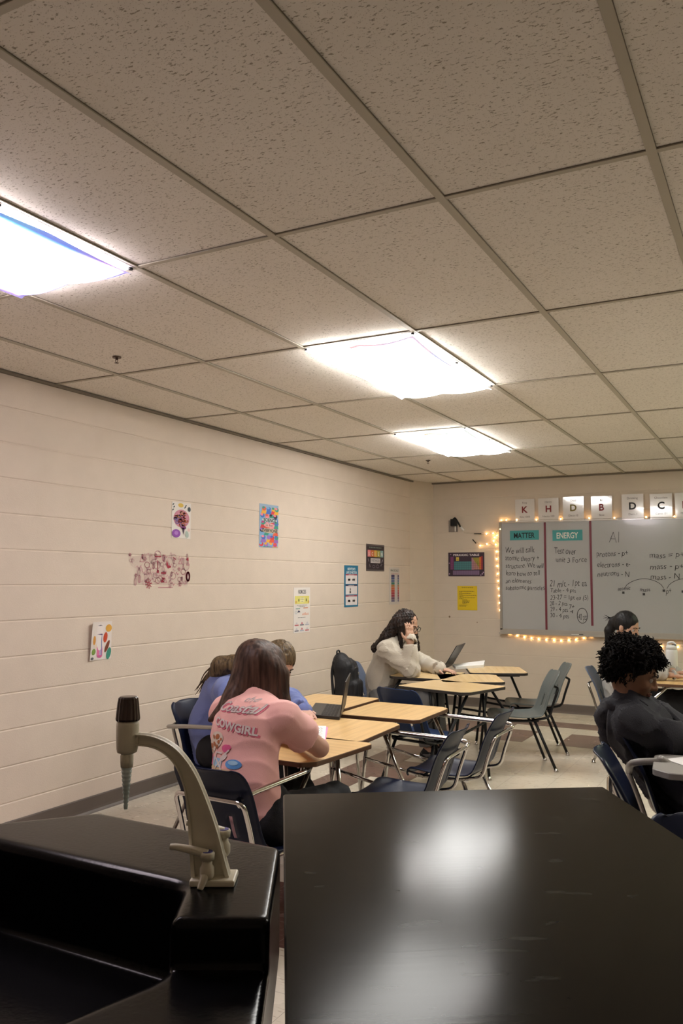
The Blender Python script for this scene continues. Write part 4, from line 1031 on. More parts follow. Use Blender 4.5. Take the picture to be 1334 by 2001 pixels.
def art_decal(mb, Q, mi, W_, H_):
    rnd = random.Random(21); pk = [mi(flat(205, 160, 165)), mi(flat(200, 145, 155)), mi(flat(190, 115, 132))]; rd = mi(flat(158, 38, 62))
    Q.poly(mb, [(W_*.16, H_*.10), (W_*.95, H_*.06), (W_*.97, H_*.80), (W_*.30, H_*.93), (W_*.05, H_*.80), (W_*.03, H_*.60), (W_*.12, H_*.50)], .0005, mi(mat('decal_film', (.72, .50, .50), .4, alpha=.12)))
    for k in range(78):
        x = W_*(.10+.066*(k % 13)+rnd.uniform(.0, .06)); y = H_*(.10+.14*(k//13)+rnd.uniform(.0, .12))
        if k % 13 == 0 and k > 39: x -= W_*.08
        s = rnd.uniform(.012, .027); c = pk[rnd.randrange(3)]; t = rnd.randrange(5)
        if t == 0: Q.ring(mb, x, y, s*1.3, s, .0045, .001, c)
        elif t == 1: Q.ring(mb, x, y, s*.6, s*1.2, .004, .001, c); Q.line(mb, [(x, y-s), (x, y+s)], .004, .001, c)
        elif t == 2: Q.line(mb, [(x-s, y-s*.7), (x, y+s), (x+s, y-s*.7), (x-s, y-s*.7)], .004, .001, c)
        elif t == 3:
            for a in range(3): Q.ring(mb, x, y, s*1.1, s*.4, .003, .001+.0001*a, c) if a == 0 else Q.line(mb, [(x-s*math.cos(a), y-s*math.sin(a)), (x+s*math.cos(a), y+s*math.sin(a))], .004, .001, c)
        else: Q.line(mb, [(x-s, y), (x-s*.3, y+s*.5), (x+s*.3, y-s*.5), (x+s, y)], .004, .001, c)
    Q.rect(mb, W_*.40, H_*.83, W_*.50, H_*.86, .0015, rd); Q.line(mb, [(W_*.445, H_*.74), (W_*.45, H_*.46)], .006, .0015, rd); Q.disc(mb, W_*.45, H_*.45, .012, mi=rd, d=.0015)
    Q.poly(mb, [(W_*.59, H_*.76), (W_*.585, H_*.62), (W_*.61, H_*.53), (W_*.66, H_*.56), (W_*.66, H_*.60), (W_*.62, H_*.62)], .0016, rd)
    Q.rect(mb, W_*.50, H_*.39, W_*.58, H_*.43, .0015, rd); Q.ring(mb, W_*.955, H_*.32, .018, .03, .014, .0016, rd)
    for k in range(8): a = k*PI/4+.2; Q.line(mb, [(W_*.31+.008*math.cos(a), H_*.12+.008*math.sin(a)), (W_*.31+.032*math.cos(a), H_*.12+.032*math.sin(a))], .006, .0016, rd)
    for k in range(7): Q.line(mb, [(W_*.52+.01*(k % 3), H_*(.28-.02*k)), (W_*.56-.006*k, H_*(.27-.015*k))], .006, .0016, rd)
    Q.rect(mb, W_*.46, H_*.02, W_*.70, H_*.035, .0015, pk[2]); Q.poly(mb, [(W_*.91, H_*.78), (W_*.955, H_*.86), (W_*.96, H_*.75)], .0016, rd); Q.line(mb, [(W_*.7, H_*.84), (W_*.74, H_*.78)], .006, .0015, rd)
P, W_, H_ = wall_plane_left(250, 1076, 372, 1150); 
def art_only(name, label, cat, P, W_, H_, art):
    mb = MB(); mats = []
    def mi(m):
        if m not in mats: mats.append(m)
        return mats.index(m)
    art(mb, P, mi, W_, H_); c = P.p(W_/2, 0); o = mb.obj(name, mats, None, c, world=True); tag(o, label, cat); return o
art_only('science_doodle_decal', 'pink and red transparent doodle decal stuck straight on the left wall', 'decal', P, W_, H_, art_decal)
def lines(mb, Q, mi, W_, H_, rows, col, seed=1):
    rnd = random.Random(seed); g = mi(col)
    for y, l0, l1, h in rows:
        x = W_*l0
        while x < W_*l1: wl = W_*rnd.uniform(.04, .1); Q.rect(mb, x, H_*y, min(x+wl, W_*l1), H_*(y+h), .0014, g); x += wl+W_*.02
def art_forces(mb, Q, mi, W_, H_):
    Q.text(mb, 'FORCES', W_*.27, H_*.865, h=H_*.085, width=W_*.46, mi=mi(flat(70, 70, 75)), bold=.01)
    Q.rect(mb, W_*.06, H_*.635, W_*.94, H_*.81, .001, mi(flat(225, 215, 120))); Q.rect(mb, W_*.38, H_*.67, W_*.64, H_*.78, .0013, mi(flat(235, 228, 170)))
    for x in (.30, .76): Q.disc(mb, W_*x, H_*.72, W_*.03, H_*.035, mi=mi(flat(80, 90, 60)), d=.0014)
    for x in (.14, .9): Q.disc(mb, W_*x, H_*.68, W_*.05, H_*.03, mi=mi(flat(215, 175, 90)), d=.0014)
    lines(mb, Q, mi, W_, H_, [(.76, .4, .6, .008), (.73, .4, .62, .012), (.69, .42, .58, .012), (.60, .2, .8, .010), (.57, .3, .68, .010), (.33, .25, .72, .010)], flat(110, 105, 100), 3)
    Q.rect(mb, W_*.12, H_*.525, W_*.38, H_*.54, .0012, mi(flat(50, 130, 115))); Q.rect(mb, W_*.58, H_*.535, W_*.86, H_*.55, .0012, mi(flat(215, 125, 70)))
    Q.poly(mb, [(W_*.30, H_*.50), (W_*.40, H_*.455), (W_*.22, H_*.45)], .0014, mi(flat(60, 60, 90))); Q.ring(mb, W_*.15, H_*.45, W_*.07, H_*.03, W_*.015, mi=mi(flat(180, 200, 210)))
    for k in range(5): Q.rect(mb, W_*(.52+.08*k), H_*.38, W_*(.57+.08*k), H_*(.42+.012*(k % 3)), .0013, mi(flat(225, 165, 140)))
    for i in range(3):
        for j in range(2):
            c = [(190, 60, 75), (80, 80, 100), (170, 175, 190)][(i+j) % 3]; Q.rect(mb, W_*(.06+.32*i), H_*(.16-.125*j), W_*(.30+.32*i), H_*(.18-.125*j), .0013, mi(flat(*c)))
            Q.poly(mb, [(W_*(.10+.32*i), H_*(.19-.125*j)), (W_*(.26+.32*i), H_*(.19-.125*j)), (W_*(.18+.32*i), H_*(.24-.125*j))], .0013, mi(flat(200, 120, 130) if i == 1 else flat(200, 195, 200)))
P, W_, H_ = wall_plane_left(573, 1148, 605, 1236); sheet('forces_poster', 'tall white poster headed FORCES above the seated students', 'poster', P, W_, H_, flat(228, 220, 214), art_forces)
def art_newton(mb, Q, mi, W_, H_):
    w = flat(205, 222, 228); Q.text(mb, "NEWTON'S", W_*.22, H_*.885, h=H_*.06, width=W_*.56, mi=mi(w), bold=.03); Q.text(mb, 'LAWS OF MOTION', W_*.12, H_*.80, h=H_*.065, width=W_*.76, mi=mi(w), bold=.03)
    for k, c in enumerate(((170, 60, 75), (55, 45, 80), (170, 60, 75))):
        y = .045+.255*(2-k); Q.rect(mb, W_*.09, H_*y, W_*.92, H_*(y+.205), .001, mi(flat(222, 214, 214))); Q.rect(mb, W_*.09, H_*(y+.205), W_*.92, H_*(y+.235), .001, mi(flat(*c)))
        lines(mb, Q, mi, W_, H_, [(y+.213, .3, .7, .012)], flat(225, 215, 215), k)
        if k == 1: Q.disc(mb, W_*.42, H_*(y+.06), W_*.055, H_*.028, mi=mi(flat(40, 25, 45))); Q.disc(mb, W_*.42, H_*(y+.13), W_*.035, H_*.028, mi=mi(flat(60, 25, 50)))
        else:
            for x, cc in ((.3, (150, 160, 150)), (.38, (190, 130, 110)), (.62, (225, 150, 140)), (.72, (215, 190, 150))): Q.disc(mb, W_*x, H_*(y+.1), W_*.045, H_*.03, mi=mi(flat(*cc)))
P, W_, H_ = wall_plane_left(672, 1105, 699, 1186); sheet('newton_laws_poster', 'tall blue bordered poster with three white panels, left of the dark poster', 'poster', P, W_, H_, flat(30, 110, 145), art_newton)
def art_keep(mb, Q, mi, W_, H_):
    Q.rect(mb, 0, H_*.955, W_, H_*.975, .001, mi(flat(130, 120, 120))); Q.rect(mb, 0, H_*.025, W_, H_*.045, .001, mi(flat(120, 115, 110)))
    for k, c in enumerate(((225, 130, 135), (205, 110, 60), (215, 165, 70), (165, 160, 80), (130, 165, 170))):
        x0 = W_*(.07+.175*k); Q.rect(mb, x0, H_*.53, x0+W_*.165, H_*.78, .001, mi(flat(*c))); Q.text(mb, 'SCIEN'[k], x0+W_*.045, H_*.58, h=H_*.13, mi=mi(flat(235, 225, 215)), bold=.02, d=.0015)
    Q.rect(mb, W_*.23, H_*.30, W_*.77, H_*.48, .001, mi(flat(190, 182, 182))); Q.text(mb, 'METHOD', W_*.28, H_*.35, h=H_*.09, width=W_*.44, mi=mi(flat(90, 85, 95)), d=.0014)
    for x, y, r_ in ((.4, .17, .06), (.62, .18, .07), (.16, .30, .03), (.86, .28, .04)): Q.ring(mb, W_*x, H_*y, W_*r_, H_*r_*.8, W_*.02, mi=mi(flat(140, 130, 145)))
    lines(mb, Q, mi, W_, H_, [(.86, .15, .85, .04)], flat(110, 125, 115), 8)
    Q.line(mb, [(W_*.10, H_*.45), (W_*.2, H_*.16)], W_*.03, mi=mi(flat(130, 120, 130))); Q.line(mb, [(W_*.90, H_*.43), (W_*.8, H_*.20)], W_*.03, mi=mi(flat(150, 145, 155)))
P, W_, H_ = wall_plane_left(715, 1064, 750, 1116); sheet('dark_science_poster', 'dark poster with five coloured squares near the corner of the left wall', 'poster', P, W_, H_, flat(52, 42, 50), art_keep)
def art_scale(mb, Q, mi, W_, H_):
    Q.text(mb, 'PH SCALE', W_*.12, H_*.89, h=H_*.06, width=W_*.76, mi=mi(flat(95, 105, 95)), bold=.02)
    cs = [(60, 50, 95), (75, 85, 135), (95, 110, 150), (70, 125, 110), (175, 120, 70), (200, 100, 60), (185, 70, 60), (165, 50, 65), (150, 50, 75), (110, 70, 100), (115, 110, 140)]
    for k, c in enumerate(cs): y = .80-.067*k; Q.rect(mb, W_*.18, H_*(y-.06), W_*.50, H_*y, .001, mi(flat(*c))); Q.rect(mb, W_*.80, H_*(y-.06), W_*.92, H_*y, .001, mi(flat(*cs[min(k, 10)][::1])))
    Q.rect(mb, W_*.55, H_*.05, W_*.76, H_*.80, .001, mi(flat(196, 190, 190))); lines(mb, Q, mi, W_, H_, [(.82, .2, .9, .01)], flat(180, 70, 80), 2)
P, W_, H_ = wall_plane_left(760, 1109, 780, 1181); sheet('colour_scale_poster', 'narrow white poster with a vertical rainbow scale, nearest the room corner', 'poster', P, W_, H_, flat(205, 195, 188), art_scale)

# ---- outlet box with black device, and the string lights
p = aty(891, 1029, WY); ob = empty('outlet_box', (p.x, WY, p.z-.05)); O = ob.location; tag(ob, 'grey wall box with a black plug and cable left of the whiteboard', 'outlet')
mb = MB(); mb.box((p.x-.09, WY-.012, p.z-.065), (p.x+.02, WY, p.z+.075)); mb.obj('cover_plate', M['greyplate'], ob, O, world=True)
mb = MB(); mb.box((p.x-.045, WY-.075, p.z+.005), (p.x+.015, WY-.012, p.z+.085)); mb.tube([(p.x-.02, WY-.05, p.z+.08), (p.x+.01, WY-.06, p.z+.095), (p.x+.05, WY-.05, p.z+.03), (p.x+.06, WY-.02, p.z-.01)], .010, 8); o = mb.obj('black_plug', M['blackmetal'], ob, O, world=True)
mb = MB(); mb.lathe((p.x+.0, WY-.03, p.z-.06), [(0, .008), (.09, .008)], seg=10); mb.tube([(p.x+.06, WY-.02, p.z-.005), (p.x+.10, WY-.015, p.z-.05)], .013, 10); mb.obj('white_connector', M['white'], ob, O, world=True)
def string_lights():
    way = [(906, 1041), (925, 1043), (947, 1045), (963, 1043), (972, 1046), (975, 1060), (966, 1050), (972, 1035), (978, 1022), (981, 1018), (1008, 1017), (1046, 1016), (1094, 1015), (1150, 1014), (1200, 1013), (1262, 1012), (1316, 1011), (1375, 1010)]
    way2 = [(972, 1046), (968, 1058), (964, 1066), (957, 1062), (940, 1064), (929, 1058)]
    way3 = [(966, 1063), (970, 1078), (970, 1092), (971, 1106), (972, 1121), (973, 1135), (974, 1150), (975, 1164), (976, 1178), (977, 1192), (978, 1206), (979, 1221)]
    way4 = [(979, 1221), (983, 1236), (996, 1238), (1010, 1242), (1024, 1245), (1038, 1247), (1052, 1249), (1067, 1250), (1082, 1251), (1096, 1252), (1111, 1251), (1125, 1250), (1140, 1247), (1155, 1243), (1170, 1240), (1185, 1237), (1215, 1245), (1255, 1256), (1291, 1264), (1325, 1264), (1370, 1258)]
    root = empty('string_lights', aty(976, 1130, WY)); O = root.location; tag(root, 'warm white fairy light string draped around the whiteboard', 'fairy lights')
    wm = MB(); bulbs = []
    def W(p, dd): q = aty(p[0], p[1], WY-dd); return q
    for way_, dd in ((way, .032), (way2, .018), (way3, .012), (way4, .012)):
        wm.tube([W(p, dd) for p in way_], .0016, 5, sub=4)
    pa = atx(0, 0, WX)
    top = [(979, 1016.5), (989, 1016.3), (1009, 1016), (1047.5, 1015.5), (1095, 1014), (1151, 1012.5), (1200, 1012), (1262, 1010), (1317, 1009)]
    inner = [(1016, 1011), (1024, 1010), (1032, 1010), (1064, 1009), (1078, 1009), (1112, 1009), (1122, 1008), (1133, 1008), (1170, 1007), (1185, 1007), (1232, 1006), (1246, 1005), (1288, 1004), (1300, 1004)]
    for q in top: bulbs.append((q, .030, .0062))
    for q in inner: bulbs.append((q, .0225, .0045))
    for q in ((950, 1043), (963, 1042), (971, 1046), (966, 1050), (964, 1057), (977, 1034), (938, 1066), (951, 1063), (968, 1064)): bulbs.append((q, .022, .006))
    for q in way3[1:]: bulbs.append((q, .014, .0062))
    for q in way4[1:16]+[(1292, 1264), (1324, 1264)]: bulbs.append((q, .014, .0062))
    wm.obj('wire', M['wire'], root, O, world=True)
    base = None
    for (q, dd, r_) in bulbs:
        c = W(q, dd)
        if base is None:
            b = MB(); b.lathe((0, 0, -.0085), [(0, .002), (.002, .006), (.0075, .0085), (.012, .0075), (.016, .003), (.017, .001)], seg=10)
            base = b.obj('bulb', M['bulb'], root); o = base
        else: o = base.copy(); COL.objects.link(o)
        o.location = c-O; o.scale = (r_/.0085,)*3
string_lights()
pts = [((926, 1043), (940, 1043)), ((923, 1054), (930, 1062))]
for k, (a, b) in enumerate(pts):
    A_, B_ = aty(*a, WY-.012), aty(*b, WY-.012); mb = MB(); mb.tube([A_, (A_+B_)/2, B_], .006, 8); o = mb.obj('wall_clip', M['blackmetal'], None, A_, world=True)
    tag(o, ['thin black horizontal clip holding the fairy light wire left of the board', 'short black slanted clip under the horizontal one, left of the board'][k], 'clip')
for px, py, r_, lab in ((878, 1205, .012, 'brown chipped spot low on the back wall beneath the yellow notice'), (932, 1216, .007, 'tiny brown spot on the back wall right of the chipped one')):
    p = aty(px, py, WY); mb = MB(); mb.lathe((p.x, WY-.0002, p.z), [(0, r_), (.002, r_*.8)], axis=(0, -1, 0), seg=9); o = mb.obj('wall_mark', mat('chip', (.22, .15, .09), .8), None, (p.x, WY, p.z), world=True); tag(o, lab, 'mark')

# ================================================================== THINGS ON THE DESKS
DZ = .6715
def paper(name, label, corners, material, z=DZ, group=None, cat='paper', thick=.0012, writing=False):
    c = sum((atz(*p, z) for p in corners), Vector())/len(corners); ps = [atz(*p, z) for p in corners]
    ar = sum(ps[i].x*ps[(i+1) % len(ps)].y-ps[(i+1) % len(ps)].x*ps[i].y for i in range(len(ps)))
    if ar < 0: ps = ps[::-1]
    mb = MB(); mb.prism([(p.x, p.y) for p in ps], z, z+thick)
    r = mb.obj(name, material, None, (c.x, c.y, z), world=True); tag(r, label, cat, group)
    if writing:
        a, b, d_ = ps[0], ps[1], ps[3]; w2 = MB(); rnd = random.Random(3)
        for k in range(12):
            t = .10+.07*k; u = .08
            while u < .88:
                l = rnd.uniform(.03, .09); q = lambda uu, tt: a.lerp(b, uu).lerp(d_.lerp(ps[2], uu), tt)
                w2.add([Vector((*q(x, y).xy, z+thick+.0004)) for x, y in ((u, t), (min(u+l, .92), t), (min(u+l, .92), t+.018), (u, t+.018))], [(0, 1, 2, 3)]); u += l+.02
        w2.obj('print', flat(120, 118, 122), r, (c.x, c.y, z), world=True)
    return r
paper('worksheet', 'white worksheet half under the black laptop on the near cluster', [(563, 1390), (603, 1378), (597, 1399), (560, 1408)], M['paper'])
paper('pink_sheet', 'pink paper triangle between the two white worksheets', [(560, 1406), (594, 1404), (580, 1416), (552, 1420)], M['pinkpaper'])
paper('pink_sheet', 'pink paper peeking out from under the right worksheet', [(575, 1418), (641, 1421), (636, 1448), (570, 1445)], M['pinkpaper'])
paper('worksheet', 'printed white worksheet beside the pink shirt girl\'s elbow', [(571, 1417), (637, 1419), (634, 1450), (566, 1447)], M['paper'], z=DZ+.0015, writing=True)
paper('paper_stack', 'stack of white papers behind the laptop of the cream fleece girl', [(884, 1303), (947, 1295), (945, 1304), (890, 1308)], M['paper'], z=DZ, thick=.022)
paper('orange_folder', 'orange folder under the laptop of the cream fleece girl', [(816, 1305), (822, 1301), (850, 1304), (848, 1308)], M['orange'], thick=.004)
paper('worksheet', 'bright white paper on the grey desk arm below the black hoodie sleeve', [(1299, 1484), (1345, 1478), (1362, 1500), (1338, 1497)], M['paper'], z=.7662)
paper('worksheet', 'white paper in front of the far ponytailed girl at the right edge', [(1318, 1312), (1336, 1309), (1346, 1316), (1330, 1320)], M['paper'])

def laptop(label, c0, c1, depth, open_deg, out):
    """hinge from c0 to c1 (floor plan), keyboard extends 'out' from the hinge"""
    h0, h1 = Vector((*c0, DZ)), Vector((*c1, DZ)); ax = (h1-h0).normalized(); W_ = (h1-h0).length; o_ = Vector((*out, 0)).normalized()
    r = empty('laptop', (h0+h1)/2+o_*depth/2); tag(r, label, 'laptop', 'black laptops'); O = r.location
    b = MB(); P_ = [h0, h1, h1+o_*depth, h0+o_*depth]
    ar = sum(P_[i].x*P_[(i+1) % 4].y-P_[(i+1) % 4].x*P_[i].y for i in range(4)); P2 = P_ if ar > 0 else P_[::-1]
    b.prism(rpoly([(p.x, p.y) for p in P2], .010, 3), DZ, DZ+.017, bevel=.002); b.obj('base', M['laptop'], r, O, world=True)
    k = MB(); z = DZ+.0172; rows = 5
    for i in range(rows):
        for j in range(13):
            u0 = .05+.07*j; v0 = .10+.10*i; q = lambda u, v: h0+ax*W_*u+o_*depth*v
            ps = [q(u0, v0), q(u0+.058, v0), q(u0+.058, v0+.082), q(u0, v0+.082)]
            vs = [Vector((p.x, p.y, z)) for p in ps]+[Vector((p.x, p.y, z+.0015)) for p in ps]
            k.add(vs, [(0, 3, 2, 1), (4, 5, 6, 7), (0, 1, 5, 4), (1, 2, 6, 5), (2, 3, 7, 6), (3, 0, 4, 7)])
    k.obj('keyboard', M['key'], r, O, world=True)
    a = math.radians(open_deg-90); up = (-o_*math.sin(a)+Vector((0, 0, 1))*math.cos(a)); nn = ax.cross(up).normalized()
    if nn.dot(o_) < 0: nn = -nn
    s = MB(); b0 = h0+Vector((0, 0, .016)); L_ = depth*.98
    ps = [b0, b0+ax*W_, b0+ax*W_+up*L_, b0+up*L_]; vs = ps+[p-nn*.006 for p in ps]
    s.add(vs, [(0, 1, 2, 3), (7, 6, 5, 4), (0, 4, 5, 1), (1, 5, 6, 2), (2, 6, 7, 3), (3, 7, 4, 0)]); so = s.obj('lid', M['laptop'], r, O, world=True)
    d_ = MB(); i_ = .012; qq = [b0+ax*i_+up*.02, b0+ax*(W_-i_)+up*.02, b0+ax*(W_-i_)+up*(L_-i_), b0+ax*i_+up*(L_-i_)]
    d_.add([p+nn*.0006 for p in qq], [(0, 1, 2, 3)]); d_.obj('display', M['screen'], so, O, world=True)
a, b = atz(663, 1407, DZ), atz(673, 1383, DZ); laptop('black laptop with grey keys open on the near left desks', (a.x, a.y), (b.x, b.y), .20, 100, (-1, -.02))
a, b = atz(866, 1308, DZ), atz(884, 1300.5, DZ); laptop('black laptop open in front of the girl in the cream fleece', (a.x, a.y), (b.x, b.y), .23, 122, (-1, 0))

def bottle():
    p = atz(1313, 1318, DZ); r = empty('water_bottle', (p.x, p.y, DZ)); tag(r, 'white insulated water bottle standing on the far right desk', 'bottle'); s = (p-CC).dot(CF)/FPX
    w_ = 22*s/2; H_ = 60*s
    MB().lathe((0, 0, 0), [(0, w_*.9), (.006, w_), (H_*.74, w_), (H_*.80, w_*.93), (H_*.81, w_*.9)], seg=28).obj('body', M['white'], r)
    l = MB(); l.lathe((0, 0, H_*.81), [(0, w_*.92), (H_*.10, w_*.90), (H_*.14, w_*.72)], seg=28); lo = l.obj('lid', M['white'], r)
    h = MB(); h.tube([(-w_*.6, 0, H_*.93), (-w_*.5, 0, H_*1.02), (w_*.3, 0, H_*1.04), (w_*.8, 0, H_*.94)], .008, 8); h.obj('carry_loop', M['white'], lo)
    c = MB(); c.box((w_*.1, -w_*.5, H_*.955), (w_*.85, w_*.2, H_*.975)); c.obj('spout_latch', M['blackmetal'], lo)
bottle()

# backpack on the chair by the wall
def backpack():
    c = Vector((-3.17, 6.13, 0)); f = dirv(80); s = Vector((f.y, -f.x, 0)); z = Vector((0, 0, 1)); base = c+z*.385
    S = SDF(); tl = (f*-.10+z*.99).normalized(); ff = s.cross(tl)*-1
    S.box(base+tl*.20-f*.02, (s, f, tl), (.125, .075, .20), .06, .02); S.ell(base+tl*.37-f*.05, (s, f, tl), (.095, .065, .09), .05)
    S.box(base+tl*.13+f*.055, (s, f, tl), (.10, .045, .11), .035, .02); S.box(base+tl*.28+f*.045, (s, f, tl), (.085, .035, .07), .03, .02)
    V, Q = S.mesh(.008, folds(.004, .10, 3)); org = base
    r = npobj('backpack', V, Q, M['pack'], None, tuple(org), 1); tag(r, 'black backpack hanging beside the chair of the cream fleece girl', 'backpack')
    h = MB(); t = base+tl*.44-f*.06; h.tube([t-s*.035-tl*.02, t-s*.03+tl*.03, t+s*.03+tl*.03, t+s*.035-tl*.02], .007, 8); h.obj('top_handle', M['pack'], r, org, world=True)
    for sx in (-.08, .08): q = MB(); q.tube([base+tl*.40-f*.07+s*sx, base+tl*.30-f*.10+s*sx*1.1, base+tl*.1-f*.10+s*sx*1.3], .012, 8); q.obj('shoulder_strap', M['pack'], r, org, world=True)
    zp = MB(); zp.tube([base+tl*.33+f*.080-s*.06, base+tl*.345+f*.082, base+tl*.33+f*.080+s*.06], .0025, 6); zp.obj('zipper', M['satin'], r, org, world=True)
    k = MB(); k.lathe(base+tl*.29+f*.082-s*.05, [(0, .012), (.004, .012)], axis=f, seg=12); k.lathe(base+tl*.10+f*.100+s*.02, [(0, .010), (.004, .010)], axis=f, seg=12); k.obj('key_tag', M['satin'], r, org, world=True)
backpack()

# ================================================================== PEOPLE
Z = Vector((0, 0, 1))
def hand(S, w, d, n, t, curl=.5, size=1.0, spread=1.0, k=.006):
    """w wrist, d towards the fingers, n palm normal, t towards the thumb"""
    d = Vector(d).normalized(); n = (Vector(n)-d*Vector(n).dot(d)).normalized(); t0 = Vector(t); t = d.cross(n)
    if t.dot(t0) < 0: t = -t
    s = size
    S.box(w+d*.045*s, (t, d, n), (.038*s, .046*s, .014*s), .013*s, .012)
    S.cap(w-d*.01, w+d*.02*s, .026*s, .026*s, n, .72, .012)
    for off, L in ((.028, .070), (.0095, .080), (-.0095, .074), (-.028, .058)):
        p = w+d*.086*s+t*off*s; dirn = (d+t*off*3*spread).normalized(); ang = 0; L *= s; r = .0088*s
        for seg, fr in enumerate((.45, .32, .25)):
            q = p+dirn*L*fr; S.cap(p, q, r, r*.92, None, 1, k); p = q; r *= .92
            ang = curl*(.75 if seg == 0 else .65); dirn = (dirn*math.cos(ang)+n*math.sin(ang)).normalized()
            n_ = (n*math.cos(ang)-d*math.sin(ang)) if False else n
    p = w+d*.022*s+t*.030*s; q = p+(d*.65+t*.65+n*.25).normalized()*.040*s; S.cap(p, q, .0125*s, .0105*s, None, 1, .012)
    S.cap(q, q+(d*.9+t*.2+n*.35).normalized()*.032*s, .0100*s, .0085*s, None, 1, k)

def axes(fwd, up=Z):
    f = Vector(fwd).normalized(); s = f.cross(Vector(up)).normalized(); u = s.cross(f).normalized(); return f, s, u

def head(S, c, f, s, u, k=1.0):
    E3 = (s, f, u)
    S.ell(c+u*.028*k-f*.012*k, E3, (.074*k, .094*k, .088*k), .02)
    S.ell(c-u*.040*k+f*.022*k, E3, (.058*k, .066*k, .074*k), .025)
    S.ell(c-u*.092*k+f*.052*k, E3, (.026*k, .024*k, .020*k), .03)
    S.ell(c+u*.016*k+f*.070*k, E3, (.050*k, .020*k, .012*k), .012)
    S.ell(c-u*.030*k+f*.062*k+s*.032*k, E3, (.026*k, .022*k, .022*k), .02); S.ell(c-u*.030*k+f*.062*k-s*.032*k, E3, (.026*k, .022*k, .022*k), .02)
    S.cap(c+f*.086*k+u*.004*k, c+f*.104*k-u*.030*k, .0075*k, .0115*k, None, 1, .010)
    for q in (-1, 1): S.cap(c+f*.094*k-u*.034*k+s*q*.010*k, c+f*.092*k-u*.034*k+s*q*.011*k, .0085*k, None, None, 1, .006)
    S.ell(c+f*.083*k-u*.056*k, E3, (.021*k, .011*k, .0055*k), .005); S.ell(c+f*.082*k-u*.067*k, E3, (.018*k, .011*k, .006*k), .005)
    for q in (-1, 1):
        S.ell(c+s*q*.076*k-f*.008*k-u*.008*k, (s, f, u), (.010*k, .019*k, .031*k), .006)
        S.ell(c+s*q*.031*k+f*.087*k-u*.002*k, E3, (.014*k, .010*k, .010*k), .010, True)

def face_bits(root, org, c, f, s, u, k=1.0, lipm=None, browm=None):
    for q in (-1, 1):
        mb = MB(); e = c+s*q*.031*k+f*.074*k-u*.002*k
        mb.lathe(e-f*.011*k, [(.000, .002), (.003, .008*k), (.009*k, .0125*k), (.016*k, .0105*k), (.0205*k, .0055*k)], axis=f, seg=16, mi=0)
        mb.lathe(e+f*.0075*k, [(0, .0062*k), (.0022*k, .0050*k), (.0026*k, .001)], axis=f, seg=12, mi=1)
        mb.obj('eye', [M['eyew'], M['iris']], root, org, world=True)
        b = MB(); b.tube([c+s*q*.014*k+f*.094*k+u*.018*k, c+s*q*.032*k+f*.090*k+u*.024*k, c+s*q*.048*k+f*.076*k+u*.017*k], [.0038*k, .0022*k], 6); b.obj('eyebrow', browm or M['brow'], root, org, world=True)
    l = MB(); l.tube([c-s*.020*k+f*.082*k-u*.061*k, c-s*.008*k+f*.0945*k-u*.058*k, c+s*.008*k+f*.0945*k-u*.058*k, c+s*.020*k+f*.082*k-u*.061*k], .0042*k, 6)
    l.tube([c-s*.018*k+f*.082*k-u*.064*k, c+f*.0935*k-u*.068*k, c+s*.018*k+f*.082*k-u*.064*k], .0046*k, 6); l.obj('lips', lipm or M['lip'], root, org, world=True)

def body(label, J, skin, hf, hup=Z, res=.0065, hk=1.0, hands=None, face=True, lipm=None, browm=None):
    """one continuous figure; J holds joints in room coordinates"""
    J = {k: Vector(v) for k, v in J.items()}
    f, s, u = axes(hf, hup); S = SDF()
    c = J['head']; head(S, c, f, s, u, hk)
    S.cap(J['neck']-Z*.01, c-u*.055-f*.025, .052, .047, None, 1, .025)
    bf = (J['pelvis']-J['chest']).cross(J['shL']-J['shR']).normalized()    # chest normal (forward)
    if bf.dot(Vector(hf)) < 0: bf = -bf
    S.cap(J['pelvis'], J['waist'], .125, .110, bf, .78, .04); S.cap(J['waist'], J['chest'], .110, .135, bf, .72, .04)
    S.cap(J['chest'], J['neck']-(J['neck']-J['chest'])*.28, .130, .075, bf, .68, .04)
    for q in 'LR':
        S.cap(J['neck']-Z*.045, J['sh'+q], .050, .050, None, 1, .04)
        S.cap(J['sh'+q], J['el'+q], .050, .038, None, 1, .02); S.cap(J['el'+q], J['wr'+q], .038, .024, None, 1, .012)
        S.cap(J['pelvis'], J['hip'+q], .10, .088, None, 1, .03)
        S.cap(J['hip'+q], J['kn'+q], .084, .056, None, 1, .02); S.cap(J['kn'+q], J['an'+q], .054, .036, None, 1, .015)
        a = J['an'+q]; tf = Vector((bf.x, bf.y, 0)).normalized(); S.cap(a-Z*.035-tf*.03, a-Z*.055+tf*.13, .034, .026, None, 1, .02)
        d, n, t, curl = hands[q]; hand(S, J['wr'+q], d, n, t, curl)
    V, Q = S.mesh(res)
    org = Vector((J['pelvis'].x, J['pelvis'].y, 0))
    r = npobj('person', V, Q, skin, None, tuple(org), 1); tag(r, label, 'person')
    if face: face_bits(r, org, c, f, s, u, hk, lipm, browm)
    return r, org, J, (f, s, u), bf

